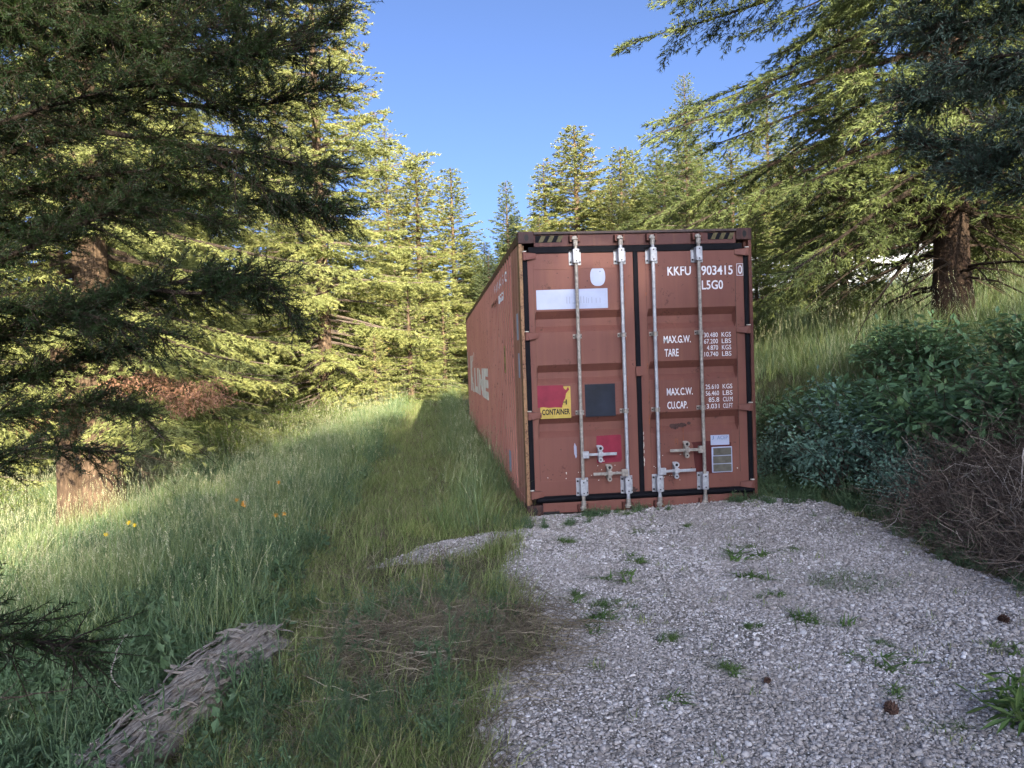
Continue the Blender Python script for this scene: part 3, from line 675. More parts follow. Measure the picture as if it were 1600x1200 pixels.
V, F = dead_limbs(44, 60, .1, 2.4, .8, 2.4, droop=.7)
bigfir = [o for o in sc.objects if o.get('label', '').startswith('large sunlit fir with bare')][0]
npobj('dead_limbs', V, F, BARKL, bigfir)
# right hand fir
rt = plant('E', 7.9, 4.45, 17.0, 'large fir with low drooping limbs on the bank right of the container', None, .6, 1.0); rt.pop('group', None)
V, F = dead_limbs(45, 90, .5, 4.4, .8, 3.0, droop=.45); npobj('dead_limbs', V, F, BARKD, rt)
G2 = 'fir trees on the slope right of the container'
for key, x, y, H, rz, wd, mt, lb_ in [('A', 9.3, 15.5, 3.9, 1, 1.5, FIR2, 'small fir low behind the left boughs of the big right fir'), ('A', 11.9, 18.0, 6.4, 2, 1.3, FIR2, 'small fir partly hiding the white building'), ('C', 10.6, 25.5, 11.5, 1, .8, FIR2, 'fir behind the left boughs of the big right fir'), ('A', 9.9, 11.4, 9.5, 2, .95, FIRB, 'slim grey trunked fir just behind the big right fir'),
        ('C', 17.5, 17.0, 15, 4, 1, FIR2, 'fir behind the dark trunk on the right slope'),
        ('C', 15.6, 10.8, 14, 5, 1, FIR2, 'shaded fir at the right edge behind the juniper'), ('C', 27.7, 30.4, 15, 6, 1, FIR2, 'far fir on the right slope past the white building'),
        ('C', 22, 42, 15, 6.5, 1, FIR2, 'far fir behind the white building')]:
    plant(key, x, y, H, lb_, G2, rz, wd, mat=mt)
# trees on the bank beside and behind the camera: they throw the evening shade over the drive
G3 = 'firs on the bank beside the drive'
rgs = np.random.default_rng(66)
G3L = ['%s fir in the row behind the camera, %s from its open left end' % (a, b_) for b_ in ('first', 'second', 'third', 'fourth', 'fifth', 'sixth', 'seventh', 'eighth', 'ninth', 'tenth') for a in ('nearer', 'farther')]
for i in range(20):
    row = i % 2; x = -1.0 + (i // 2) * 2.2 + row * 1.1 + rgs.uniform(-.3, .3); y = -26 - row * 2.0 + rgs.uniform(-.4, .4); H = float(np.interp(x, [-1.2, .7, 3.4, 8, 10, 20], [7.0, 9.8, 12.1, 12.7, 11.8, 12.0])) + .5 * row + rgs.uniform(-.3, .3) - float(hgt(x, y))
    plant('C', x, y, H, G3L[i], G3, i * 1.3, 1.15, mat=FIR2)

for i, (x, y, H, a) in enumerate([(4.6, -27.6, 12.2, 'third'), (2.2, -27.4, 11.0, 'second'), (6.3, -27.5, 12.4, 'fourth'), (8.4, -27.2, 10.8, 'fifth')]):  # unseen firs added to close gaps where sun leaked through the row
    plant('C', x, y, H - float(hgt(x, y)) * .6, 'unseen fir added to block sun between the two rows behind the camera, near the %s pair' % a, G3, i * 2.2, 1.1, mat=FIR2)
# ================================================================== NEAR BOUGHS
def smooth_path(pts, K):
    P_ = np.array(pts, float); s = np.r_[0, np.cumsum(np.linalg.norm(np.diff(P_, axis=0), axis=1))]; t = np.linspace(0, s[-1], K)
    Q = np.stack([np.interp(t, s, P_[:, i]) for i in range(3)], 1)
    for _ in range(2): Q[1:-1] = (Q[:-2] + Q[2:] + 2 * Q[1:-1]) / 4
    return Q, s[-1]
def bough(pts, rng, r0, wid, dens, sub, nl, leaf, lw, spread=.35, start=.0, scaly=False):
    Q, Ln = smooth_path(pts, 14); wood = [tubes(Q[None], (r0 * (1 - .85 * np.linspace(0, 1, 14)))[None], 7)]
    n = int(Ln * dens); t = start + (1 - start) * rng.random(n); i = np.minimum((t * 13).astype(int), 12); fr_ = t * 13 - i
    o = Q[i] * (1 - fr_)[:, None] + Q[i + 1] * fr_[:, None]; d0 = nrm(Q[i + 1] - Q[i])
    d = heading(d0, np.where(rng.random(n) < .5, -1, 1) * rng.uniform(.35, 1.15, n)); d[:, 2] += rng.normal(-.05, .32, n); d = nrm(d)
    L2 = wid * rng.uniform(.45, 1.15, n) * (1.05 - .45 * t); e = o + d * L2[:, None]; e[:, 2] -= .12 * L2; mid = (o + e) / 2; mid[:, 2] += .05 * L2
    wood.append(tubes(np.stack([o, mid, e], 1), np.tile([.0045, .003, .0015], (n, 1)), 3))
    ns = np.maximum(3, (L2 * sub).astype(int)); J = np.repeat(np.arange(n), ns); m = len(J); st = rng.uniform(.12, 1, m)
    so_ = o[J] + (e - o)[J] * st[:, None]; so_[:, 2] += .1 * L2[J] * st * (1 - st); sd_ = heading(d[J], np.where(rng.random(m) < .5, -1, 1) * rng.uniform(.35, .85, m)); sd_[:, 2] += rng.normal(0, spread, m); sd_ = nrm(sd_)
    s2 = np.clip(.16 * rng.uniform(.5, 1.2, m), .04, .3); e2 = so_ + sd_ * s2[:, None]
    wood.append(tubes(np.stack([so_, (so_ + e2) / 2, e2], 1), np.tile([.0022, .0018, .001], (m, 1)), 3))
    K = np.repeat(np.arange(m), nl); q = len(K); lt = rng.random(q)
    O = so_[K] + (e2 - so_)[K] * lt[:, None]
    if scaly: D = sd_[K] + rng.normal(0, .6, (q, 3))
    else:
        s_ = nrm(np.cross(sd_[K], rng.normal(size=(q, 3)))); D = s_ + sd_[K] * rng.uniform(.4, 1.1, q)[:, None]
    V, F = leaf_tris(O, D, leaf * rng.uniform(.7, 1.15, q), lw, rng)
    tint = np.clip(.32 + .13 * rng.normal(size=m)[K] + .30 * (st[K] - .5) + .15 * rng.normal(size=n)[J][K] + rng.normal(0, .06, q), 0, 1)
    return cat_geo(wood), (V, F, np.repeat(tint, 3))
def bough_tree(name, base, label, boughs, seed, mat, barkm, trunk_r, H, **kw):
    rng = np.random.default_rng(seed); e = empty(name, base, label, 'tree'); W_s = []; L_s = []; T_s = []
    for b_ in boughs:
        r0, wid, pts = b_[0], b_[1], b_[2]; k2 = dict(kw); 
        if len(b_) > 3: k2['start'] = b_[3]
        P_ = [at(*q) for q in pts]
        wd_, (V, F, ti) = bough(P_, rng, r0, wid, **k2); W_s.append(wd_); L_s.append((V, F)); T_s.append(ti)
    off = np.array(base)
    V, F = cat_geo(W_s); npobj('limbs', V - off, F, barkm, e)
    V, F = cat_geo(L_s); npobj('crown', V - off, F, mat, e, tint=np.concatenate(T_s))
    (TV, TF) = conifer_geo(seed, H, .5, H * .8, 5, 2, 2, 1, .1, .02, r0=trunk_r)[0]; npobj('trunk', TV, TF, BARK, e, smooth=True)
    return e
NB = [ # radius, twig length, path (photo pixel, distance)
 (.040, .42, [(-420, 330, 5.2), (-150, 270, 4.8), (0, 240, 4.5), (150, 205, 4.4), (250, 150, 4.4), (330, 95, 4.4), (430, 55, 4.5), (515, 40, 4.6)], .12),
 (.018, .36, [(155, 205, 4.4), (280, 225, 4.3), (400, 240, 4.3), (500, 265, 4.3)], .15),
 (.016, .34, [(250, 160, 4.4), (350, 170, 4.5), (440, 160, 4.6), (520, 130, 4.7)], .2),
 (.014, .32, [(300, 230, 4.3), (380, 280, 4.2), (450, 310, 4.2), (525, 325, 4.2)], .35),
 (.024, .34, [(-300, 520, 4.0), (-100, 440, 3.9), (60, 385, 3.9), (150, 330, 3.9), (240, 315, 4.0), (330, 340, 4.1)], .15),
 (.022, .36, [(-350, 420, 4.6), (-100, 390, 4.5), (60, 350, 4.4), (200, 300, 4.4), (320, 290, 4.4), (430, 320, 4.5)], .3),
 (.020, .30, [(-300, 620, 3.8), (-80, 560, 3.7), (0, 530, 3.7), (120, 480, 3.7), (220, 450, 3.7), (330, 425, 3.8), (420, 430, 3.8)], .3),
 (.012, .24, [(220, 450, 3.7), (300, 460, 3.7), (390, 450, 3.8), (450, 475, 3.8)], .2),
 (.018, .28, [(-300, 480, 3.6), (-60, 500, 3.6), (60, 470, 3.5), (160, 500, 3.5), (250, 520, 3.6)], .2),
 (.014, .24, [(-300, 660, 4.0), (-60, 620, 4.0), (60, 575, 4.0), (130, 560, 4.0), (190, 545, 4.1)], .3),
 (.014, .20, [(-250, 720, 3.9), (-60, 660, 3.9), (60, 640, 3.9), (140, 625, 3.9), (215, 640, 4.0)], .45),
 (.013, .22, [(-250, 790, 3.6), (-60, 740, 3.6), (30, 700, 3.6), (100, 695, 3.6), (165, 705, 3.6)], .15),
 (.006, .20, [(-420, 930, 2.6), (-200, 970, 2.3), (-60, 985, 2.15), (30, 1000, 2.1), (110, 1012, 2.1)], .3),
 (.030, .42, [(-450, 60, 5.0), (-150, 60, 4.7), (40, 50, 4.6), (200, 10, 4.5), (380, -20, 4.6), (500, -10, 4.7)], .1),
 (.026, .42, [(-450, 180, 4.4), (-150, 150, 4.3), (0, 130, 4.2), (120, 80, 4.1), (260, 60, 4.2), (360, 30, 4.3)], .1),
 (.022, .40, [(-350, -60, 4.3), (-80, -40, 4.1), (100, -60, 4.0), (300, -60, 4.2), (460, -30, 4.4)], .1),
 (.020, .38, [(-350, 260, 3.9), (-100, 230, 3.8), (60, 170, 3.8), (200, 130, 3.9), (300, 130, 4.0)], .1),
 (.020, .40, [(-350, 20, 4.2), (-100, 0, 4.1), (60, -10, 4.0), (180, 60, 4.0), (330, 90, 4.2), (470, 80, 4.4)], .1),
 (.018, .36, [(-300, 330, 4.2), (-60, 320, 4.2), (60, 290, 4.1), (170, 270, 4.1), (300, 260, 4.2)], .1),
]
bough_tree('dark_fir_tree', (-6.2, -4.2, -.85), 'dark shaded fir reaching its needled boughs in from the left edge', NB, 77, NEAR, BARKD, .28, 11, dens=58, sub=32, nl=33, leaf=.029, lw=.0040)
# bare twig hanging from the lowest bough
JB = [
 (.05, .40, [(2150, -150, 5.6), (1800, -40, 5.2), (1600, 20, 5.0), (1480, 50, 5.0), (1400, 40, 5.1)], .2),
 (.04, .38, [(2150, 50, 5.4), (1800, 90, 5.0), (1600, 120, 4.9), (1480, 150, 5.0), (1410, 150, 5.1)], .2),
 (.04, .36, [(2150, 220, 5.0), (1800, 230, 4.7), (1620, 230, 4.6), (1520, 240, 4.7), (1430, 225, 4.9)], .2),
 (.035, .32, [(2150, 350, 4.6), (1800, 310, 4.4), (1650, 290, 4.4), (1570, 290, 4.4), (1500, 270, 4.5)], .2),
 (.03, .36, [(2000, -200, 5.0), (1700, -80, 4.8), (1560, -30, 4.8), (1440, -20, 4.9)], .2),
 (.03, .34, [(2000, 0, 4.5), (1750, 60, 4.4), (1620, 80, 4.3), (1540, 90, 4.3), (1470, 100, 4.4)], .2),
 (.03, .34, [(2000, 120, 4.4), (1750, 170, 4.2), (1640, 190, 4.2), (1560, 190, 4.2)], .2),
]
bough_tree('juniper_tree', (4.6, -3.2, 1.0), 'dense dark blue green juniper hanging in at the upper right corner', JB, 78, JUN, BARKD, .20, 8, dens=42, sub=46, nl=12, leaf=.040, lw=.010, spread=.6, scaly=True)

# ================================================================== SHRUBS
LEAFM = mat_leaf('dark broad leaves', [(0, (0.069, 0.131, 0.068)), (.5, (0.123, 0.221, 0.104)), (1, (0.211, 0.326, 0.139))], .25, .4)
SNOWM = mat_leaf('blue green small leaves', [(0, (0.127, 0.217, 0.168)), (.5, (0.191, 0.319, 0.238)), (1, (0.254, 0.408, 0.279))], .25, .5)
LIMEM = mat_leaf('sunlit green leaves', [(0, (0.084, 0.119, 0.031)), (.5, (0.154, 0.203, 0.049)), (1, (0.252, 0.280, 0.084))], .4, .5)
PALEM = mat_leaf('pale silvery leaves', [(0, (.16, .17, .09)), (1, (.30, .30, .17))], .3, .6)
def shrub_geo(seed, r, h, nst, nlf, ll, lw, up=.6):
    rng = np.random.default_rng(seed); a = rng.uniform(0, 6.28, nst); rr = r * np.sqrt(rng.random(nst)); K = 6; t = np.linspace(0, 1, K)
    hh = h * rng.uniform(.55, 1.05, nst) * (1 - .45 * (rr / r)**2); tip = np.stack([np.cos(a) * rr, np.sin(a) * rr, hh], 1); b0 = tip * np.array([.25, .25, 0])
    P_ = b0[:, None] + (tip - b0)[:, None] * np.stack([t**1.4, t**1.4, t**.8], -1)[None] + np.cumsum(rng.normal(0, .012, (nst, K, 3)), 1)
    wood = tubes(P_, np.tile(.007 * (1 - .7 * t), (nst, 1)), 4)
    k = rng.integers(0, nst, nlf); s = rng.beta(2.4, 1, nlf) * (K - 1.001); i = s.astype(int); f = (s - i)[:, None]
    O = P_[k, i] * (1 - f) + P_[k, i + 1] * f; ax = rng.normal(size=(nlf, 3)); ax[:, 2] *= .5; O = O + nrm(ax) * rng.uniform(.0, .16, nlf)[:, None] * min(1, r * 1.4)
    L = ll * rng.uniform(.55, 1.2, nlf); D = nrm(ax + np.array([0, 0, -.15])); side = nrm(np.cross(D, np.array([0, 0, 1.]) + rng.normal(0, up * .5, (nlf, 3)))); n_ = np.cross(side, D)
    W2 = (L * lw / ll)[:, None] * .5; T = O + D * L[:, None]; M1 = O + D * (L * .45)[:, None] + n_ * (L * .06)[:, None]
    V = np.stack([O, M1 + side * W2, O + D * (L * .5)[:, None] - n_ * (L * .04)[:, None], M1 - side * W2, T], 1).reshape(-1, 3); b_ = np.arange(nlf)[:, None] * 5
    F = np.concatenate([b_ + np.array([[0, 1, 2]]), b_ + np.array([[1, 4, 2]]), b_ + np.array([[0, 2, 3]]), b_ + np.array([[3, 2, 4]])])
    ti = np.clip(.45 + .2 * rng.normal(size=nst)[k] * .8 + rng.normal(0, .15, nlf) + .25 * (s / (K - 1) - .7), 0, 1)
    return wood, (V, F, np.repeat(ti, 5))
SH = {}
def shrub(key, args, x, y, mat, label, group, s=1., rz=0, name='shrub', zo=0, sq=1.):
    if key not in SH:
        wd_, (V, F, ti) = shrub_geo(*args); SH[key] = (npmesh('stems', *wd_, BARKL), npmesh('foliage', V, F, mat, ti))
    e = empty(name, (x, y, float(hgt(x, y)) - .04 + zo), label, 'shrub', group, rz); e.scale = (s, s, s * sq)
    a, b_ = SH[key]; link(bpy.data.objects.new('stems', a), e); o = link(bpy.data.objects.new('foliage', b_), e)
    o.material_slots[0].link = 'OBJECT'; o.material_slots[0].material = mat
BL = (51, .62, .80, 60, 2100, .095, .048); SN = (52, .50, .60, 80, 5200, .036, .027); LM = (53, .9, 1.1, 70, 5200, .05, .03)
GB = 'broad leaved shrubs along the top of the bank'
for i, (x, y, s, lb_) in enumerate([(4.05, -1.9, 1.1, 'broad leaved shrub at the right edge above the dry brush'), (3.85, -1.0, 1.3, 'broad leaved shrub over the brush, just left of the right edge'), (3.95, .2, 1.3, 'broad leaved shrub below the dark fir trunk'), (4.9, .9, 1.1, 'tall leafy shrub sprouting against the dark fir trunk'),
        (3.95, 1.2, 1.25, 'dark leafy shrub over the middle of the bank'), (3.95, 2.3, .95, 'dark leafy shrub nearer the container on the bank top'), (5.1, -.6, 1.0, 'leafy shrub half hidden at the right behind the edge ones'), (5.3, 2.1, .9, 'leafy shrub behind the middle of the bank'), (3.6, 3.3, .9, 'leafy shrub crowding the container side')]):
    shrub('BL', BL, x, y, LEAFM, lb_, GB, s, i * 1.9)
for i, (x, y, s, lb_) in enumerate([(3.50, .10, 1.5, 'rounded blue green small leaved shrub right beside the container door'), (3.72, -.65, 1.25, 'blue green small leaved shrub spilling down the bank'), (3.42, -1.05, .85, 'low blue green shrub where the brush begins'), (3.25, 1.25, 1.0, 'dark small leaved shrub in the gap behind the container corner'), (3.85, .75, 1.5, 'larger blue green shrub behind the rounded one')]):
    shrub('SN', SN, x, y, SNOWM, lb_, 'small leaved blue green shrubs on the bank', s, i * 1.3, sq=1.2)
for i, (x, y, s, mt, lb_) in enumerate([(-5.2, 13.5, 1.1, LIMEM, 'sunlit leafy bush in front of the dead twigged fir'), (-6.2, 12.2, 1.2, LIMEM, 'sunlit leafy bush left of the dead twigged fir'), (-7.2, 14.2, 1.5, LIMEM, 'large sunlit leafy bush below the fir boughs'), (-4.6, 17.5, 1.1, LIMEM, 'sunlit bush at the shade edge up the slope'), (-7.6, 10.0, 1.1, PALEM, 'pale silvery bush beside the forked trunk'), (-8.6, 11.6, 1.3, PALEM, 'pale bush down the slope behind the forked trunk'),
        (-10.0, 8.5, 1.2, LIMEM, 'green bush left of the forked trunk'), (-5.9, 19.5, 1.4, LIMEM, 'bush crowding the foot of the dead twigged fir'), (-3.3, 24.5, 1.3, LIMEM, 'bush between the large fir and the young firs'), (-9.2, 15.2, 1.5, LIMEM, 'bush deep in the left background'), (-11.5, 6.8, 1.3, PALEM, 'pale bush at the far left edge'), (6.6, 9.8, 1.2, LIMEM, 'sunlit yellow green bush on the slope behind the bank'), (5.2, 8.2, .9, LIMEM, 'small sunlit bush just right of the container'), (8.6, 9.0, 1.0, LIMEM, 'sunlit bush behind the dark fir trunk')]):
    shrub('LM', LM, x, y, mt, lb_, 'leafy bushes in the evening light', s, i * 2.1)

# ================================================================== SCATTER (geometry nodes)
GN = {}
def scatter(name, pts, rot, scl, idx, sources, parent=None):
    if 'g' not in GN: pass
    cl = bpy.data.collections.new(name + '_pieces')
    for i, me in enumerate(sources): cl.objects.link(bpy.data.objects.new('%s_%02d' % (name, i), me))
    me = bpy.data.meshes.new(name); n = len(pts); me.vertices.add(n); me.vertices.foreach_set('co', np.asarray(pts, np.float32).ravel())
    for nm, ty, dt, key in (('rot', 'FLOAT_VECTOR', rot, 'vector'), ('scl', 'FLOAT_VECTOR', scl, 'vector'), ('idx', 'INT', idx, 'value')):
        a = me.attributes.new(nm, ty, 'POINT'); a.data.foreach_set(key, np.ascontiguousarray(dt, np.int32 if ty == 'INT' else np.float32).ravel())
    me.update(); o = link(bpy.data.objects.new(name, me), parent)
    ng = bpy.data.node_groups.new(name, 'GeometryNodeTree')
    ng.interface.new_socket('Geometry', in_out='INPUT', socket_type='NodeSocketGeometry'); ng.interface.new_socket('Geometry', in_out='OUTPUT', socket_type='NodeSocketGeometry')
    gi = ng.nodes.new('NodeGroupInput'); go = ng.nodes.new('NodeGroupOutput'); ip = ng.nodes.new('GeometryNodeInstanceOnPoints'); ci = ng.nodes.new('GeometryNodeCollectionInfo')
    ci.inputs[0].default_value = cl; ci.inputs['Separate Children'].default_value = True; ci.inputs['Reset Children'].default_value = True
    def na(nm, ty):
        a = ng.nodes.new('GeometryNodeInputNamedAttribute'); a.data_type = ty; a.inputs[0].default_value = nm; return a.outputs[0]
    L = ng.links.new; L(gi.outputs[0], ip.inputs['Points']); L(ci.outputs[0], ip.inputs['Instance']); ip.inputs['Pick Instance'].default_value = True
    L(na('idx', 'INT'), ip.inputs['Instance Index']); L(na('rot', 'FLOAT_VECTOR'), ip.inputs['Rotation']); L(na('scl', 'FLOAT_VECTOR'), ip.inputs['Scale'])
    L(ip.outputs[0], go.inputs[0])
    md = o.modifiers.new('scatter', 'NODES'); md.node_group = ng
    return o
def blades(rng, n, rad, h0, h1, w, lean, seeds=0, K=4, flat=0):
    a = rng.uniform(0, 6.28, n); r = rad * np.sqrt(rng.random(n)); O = np.stack([np.cos(a) * r, np.sin(a) * r, 0 * a], 1)
    b_ = rng.uniform(0, 6.28, n); ln = lean * rng.uniform(.2, 1.3, n); h = rng.uniform(h0, h1, n); t = np.linspace(0, 1, K)
    D = np.stack([np.cos(b_), np.sin(b_), 0 * b_], 1)
    P_ = O[:, None] + D[:, None] * (h * ln)[:, None, None] * (t**1.8)[None, :, None]; P_[..., 2] += (h * np.sqrt(np.clip(1 - (ln * .6)**2, .05, 1)))[:, None] * (t - .25 * np.clip(ln, 0, 1.2)[:, None] * t**3) * (1 - flat) + flat * .02 * rng.random(n)[:, None]
    s = np.stack([-np.sin(b_ + .6), np.cos(b_ + .6), 0 * b_], 1); wd = w * rng.uniform(.6, 1.3, n)[:, None] * (1 - t * .92)[None]
    V = np.stack([P_ - s[:, None] * wd[..., None] / 2, P_ + s[:, None] * wd[..., None] / 2], 2)
    idx = np.arange(n * K * 2).reshape(n, K, 2); F = np.stack([idx[:, :-1, 0], idx[:, :-1, 1], idx[:, 1:, 1], idx[:, 1:, 0]], -1).reshape(-1, 4)
    ti = np.repeat(np.clip(.5 + .2 * rng.normal(size=n), 0, 1)[:, None] + .1 * t[None], 2, axis=1).ravel()
    return V.reshape(-1, 3), F, np.clip(ti, 0, 1), P_
def tuft(rng, mat, n=26, rad=.09, h0=.15, h1=.4, w=.005, lean=.6, heads=0, flat=0, K=4):
    V, F, ti, P_ = blades(rng, n, rad, h0, h1, w, lean, K=K, flat=flat)
    if heads:                            # seed heads: little spikelets round the tip of some stems
        hv, hf, ht, HP = blades(rng, heads, rad, h1 * 1.05, h1 * 1.5, w * .4, .35, K=4); top = HP[:, -1]; m = 9
        O = np.repeat(top, m, 0) - np.array([0, 0, 1]) * rng.uniform(0, .07, heads * m)[:, None]; lv, lf = leaf_tris(O, rng.normal(0, .35, (heads * m, 3)) + np.array([0, 0, 1]), .014, .004, rng, True)
        F = np.concatenate([F, hf + len(V), lf + len(V) + len(hv)]); V = np.concatenate([V, hv, lv]); ti = np.concatenate([ti, ht * 0 + .8, np.ones(len(lv))])
    return npmesh('tuft', V, F, mat, ti)
def forb(rng, mat, nst, nlf, rad, h, ll, lw):
    wd_, (V, F, ti) = shrub_geo(int(rng.integers(1e6)), rad, h, nst, nlf, ll, lw)
    V2 = np.concatenate([V, wd_[0]]); F2 = np.concatenate([F, wd_[1][:, [0, 1, 2]] + len(V), wd_[1][:, [0, 2, 3]] + len(V)])
    return npmesh('forb', V2, F2, mat, np.concatenate([ti, np.full(len(wd_[0]), .6)]))
GR = mat_leaf('meadow grass', [(0, (0.087, 0.129, 0.043)), (.45, (0.164, 0.229, 0.079)), (.8, (0.262, 0.312, 0.119)), (1, (0.500, 0.500, 0.316))], .35, .5, .3)
GRB = mat_leaf('cool green grass', [(0, (0.083, 0.138, 0.067)), (.5, (0.153, 0.233, 0.109)), (.85, (0.240, 0.312, 0.148)), (1, (0.480, 0.458, 0.277))], .3, .5, .3)
OLV = mat_leaf('short olive grass', [(0, (.11, .16, .05)), (.5, (.22, .285, .095)), (.8, (.34, .37, .14)), (1, (.48, .43, .24))], .4, .6, .3)
STRAW = mat_leaf('dry straw', [(0, (.07, .052, .036)), (.5, (.15, .118, .078)), (.85, (.27, .22, .15)), (1, (.44, .38, .27))], .15, .7, .5)
FORB = mat_leaf('meadow weeds', [(0, (.055, .098, .050)), (.5, (.095, .16, .075)), (1, (.15, .21, .11))], .3, .5, .35)
BRUSH = mat_leaf('dry brown brush', [(0, (.065, .046, .036)), (.5, (.135, .10, .078)), (.9, (.24, .195, .15)), (1, (.45, .40, .33))], .1, .8, .3)
rng = np.random.default_rng(101)
T_tall = [tuft(rng, GR if i % 2 else GRB, 26, .10, .16, .42, .0062, .55 + .25 * (i % 3 == 0), heads=4 if i < 4 else 0) for i in range(6)]
T_short = [tuft(rng, OLV, 30, .11, .05, .17, .0060, .9, K=3) for i in range(4)] + [tuft(rng, STRAW, 18, .12, .05, .20, .0045, 1.3, K=3) for i in range(2)]
T_olive = [tuft(rng, OLV, 30, .12, .10, .30, .0045, 1.3) for i in range(3)]
T_straw = [tuft(rng, STRAW, 22, .14, .10, .34, .0058, 1.5, flat=.80) for i in range(4)]
T_forb = [forb(rng, FORB, 16, 130, .13, .26, .026, .014) for i in range(3)] + [forb(rng, FORB, 9, 50, .12, .20, .05, .03) for i in range(2)]
def place(n, x0, x1, y0, y1, dens, seed, near=True):
    rg_ = np.random.default_rng(seed); x = rg_.uniform(x0, x1, n); y = rg_.uniform(y0, y1, n)
    d = np.hypot(x - CAM[0], y - CAM[1]); k = rg_.random(n) < dens(x, y, d); return x[k], y[k], d[k], rg_
def do_scatter(name, x, y, rg_, src, smin, smax, label, big=None, tilt=.15, zo=-.01, choose=None, kind='stuff', flatz=1.):
    n = len(x); z = hgt(x, y) + zo; rot = np.stack([rg_.normal(0, tilt, n), rg_.normal(0, tilt, n), rg_.uniform(0, 6.28, n)], 1)
    s = rg_.uniform(smin, smax, n) * (1 if big is None else big); scl = np.stack([s, s, s * rg_.uniform(.75, 1.25, n) * flatz], 1)
    idx = rg_.integers(0, len(src), n) if choose is None else choose
    o = scatter(name, np.stack([x, y, z], 1), rot, scl, idx, src); tag(o, label, name.split('_')[-1], kind=kind); return o
incont = lambda x, y: (x > -.02) & (x < W_ + .05) & (y > -.02)
meadow = lambda x, y: sstep(-1.7, -2.6, x + .5 * (fbm(x * .5, y * .5, 31) - .5))       # 1 on the tall grass slope
fall = lambda d: np.clip(1 / (1 + (np.maximum(d - 4, 0) / 9)**2), .05, 1)
lo = lambda x, y, f=1.1, s=40: fbm(x * f, y * f, s)
# tall grass on the left slope
def den(x, y, d): return fall(d) * np.clip(meadow(x, y) + .8 * sstep(.55, .05, np.abs(x + .35)) * (y > -.6), 0, 1) * sstep(.30, .52, lo(x, y)) * (gravel(x, y) < -.05) * ~incont(x, y) * sstep(-4.3, -2.2, y - .55 * (x + 2))
x, y, d, rg_ = place(70000, -15, .0, -5, 40, den, 201)
do_scatter('meadow_grass', x, y, rg_, T_tall, .75, 1.35, 'tall green grass with seed heads on the left slope', big=1 + np.clip(d - 9, 0, 30) * .03)
def den(x, y, d): return fall(d) * meadow(x, y) * sstep(.70, .45, lo(x, y, .8, 43)) * (gravel(x, y) < -.05)
x, y, d, rg_ = place(50000, -14, -1.5, -6, 30, den, 202)
do_scatter('meadow_weeds', x, y, rg_, T_forb, .7, 1.35, 'small leaved green weeds growing through the left slope grass', big=1 + np.clip(d - 9, 0, 30) * .03)
# short path grass
def den(x, y, d): return fall(d) * (1 - .75 * meadow(x, y)) * (1 - .85 * sstep(.95, .5, np.hypot((x + .95) / .95, (y + 3.3) / .95))) * (gravel(x, y) < .02) * ~incont(x, y) * (.35 + .65 * sstep(.3, .5, lo(x, y, 1.4, 47)))
x, y, d, rg_ = place(60000, -5, .3, -7, 42, den, 203)
do_scatter('path_grass', x, y, rg_, T_short, .7, 1.3, 'short olive and straw coloured grass on the track beside the container', big=1 + np.clip(d - 9, 0, 30) * .03)
# straw mat near the gravel edge
def den(x, y, d): return sstep(.9, .3, np.hypot((x + .95) / .95, (y + 3.3) / .95)) + .25 * sstep(1.6, .8, np.hypot((x + 1.2) / 1.2, (y + 3.2) / 1.6)) * (gravel(x, y) < .1)
x, y, d, rg_ = place(2200, -2.6, .2, -5.2, -1.4, den, 204)
do_scatter('dry_straw', x, y, rg_, T_straw, .6, 1.1, 'matted pale dry straw lying at the left edge of the gravel', tilt=.25, zo=.01)
T_stem = []
for i in range(4):
    n = 7; P0 = rng.normal(0, .06, (n, 1, 3)) * [1, 1, 0]; hd_ = rng.uniform(0, 6.28, n); st = np.cumsum(np.stack([np.cos(hd_), np.sin(hd_), 0 * hd_], 1)[:, None] * .045 + rng.normal(0, .010, (n, 8, 3)), 1)
    P_ = np.concatenate([P0, P0 + st], 1); P_[..., 2] = np.abs(P_[..., 2]) * .8 + .008; V, F = tubes(P_, np.tile(.0022 * (1 - .5 * np.linspace(0, 1, 9)), (n, 1)) * rng.uniform(.6, 1.3, (n, 1)), 3); T_stem.append(npmesh('stems', V, F, STRAW, np.repeat(rng.uniform(.5, 1, n), 27)))
def den(x, y, d): return sstep(1.05, .5, np.hypot((x + .9) / .95, (y + 3.4) / 1.1))
x, y, d, rg_ = place(700, -2.4, .2, -5.2, -1.6, den, 214)
do_scatter('dry_stalks', x, y, rg_, T_stem, .6, 1.25, 'pale curved dead stalks lying on the straw at the gravel edge', tilt=.12, zo=.02)
def den(x, y, d): return .8 * (gravel(x, y) < -.08) * (1 - .8 * sstep(.9, .3, np.hypot((x + .95) / .95, (y + 3.3) / .95)))
x, y, d, rg_ = place(2400, -3.2, -.4, -6.4, -2.4, den, 205)
k_ = ~((np.abs((x + 1.92) + (y + 3.16) * -.235) < .20) & (y < -3.1)); x, y = x[k_], y[k_]
do_scatter('verge_weeds', x, y, rg_, T_forb[:4] + T_olive + T_olive, .35, .85, 'low mixed weeds around the rotten log and gravel edge')
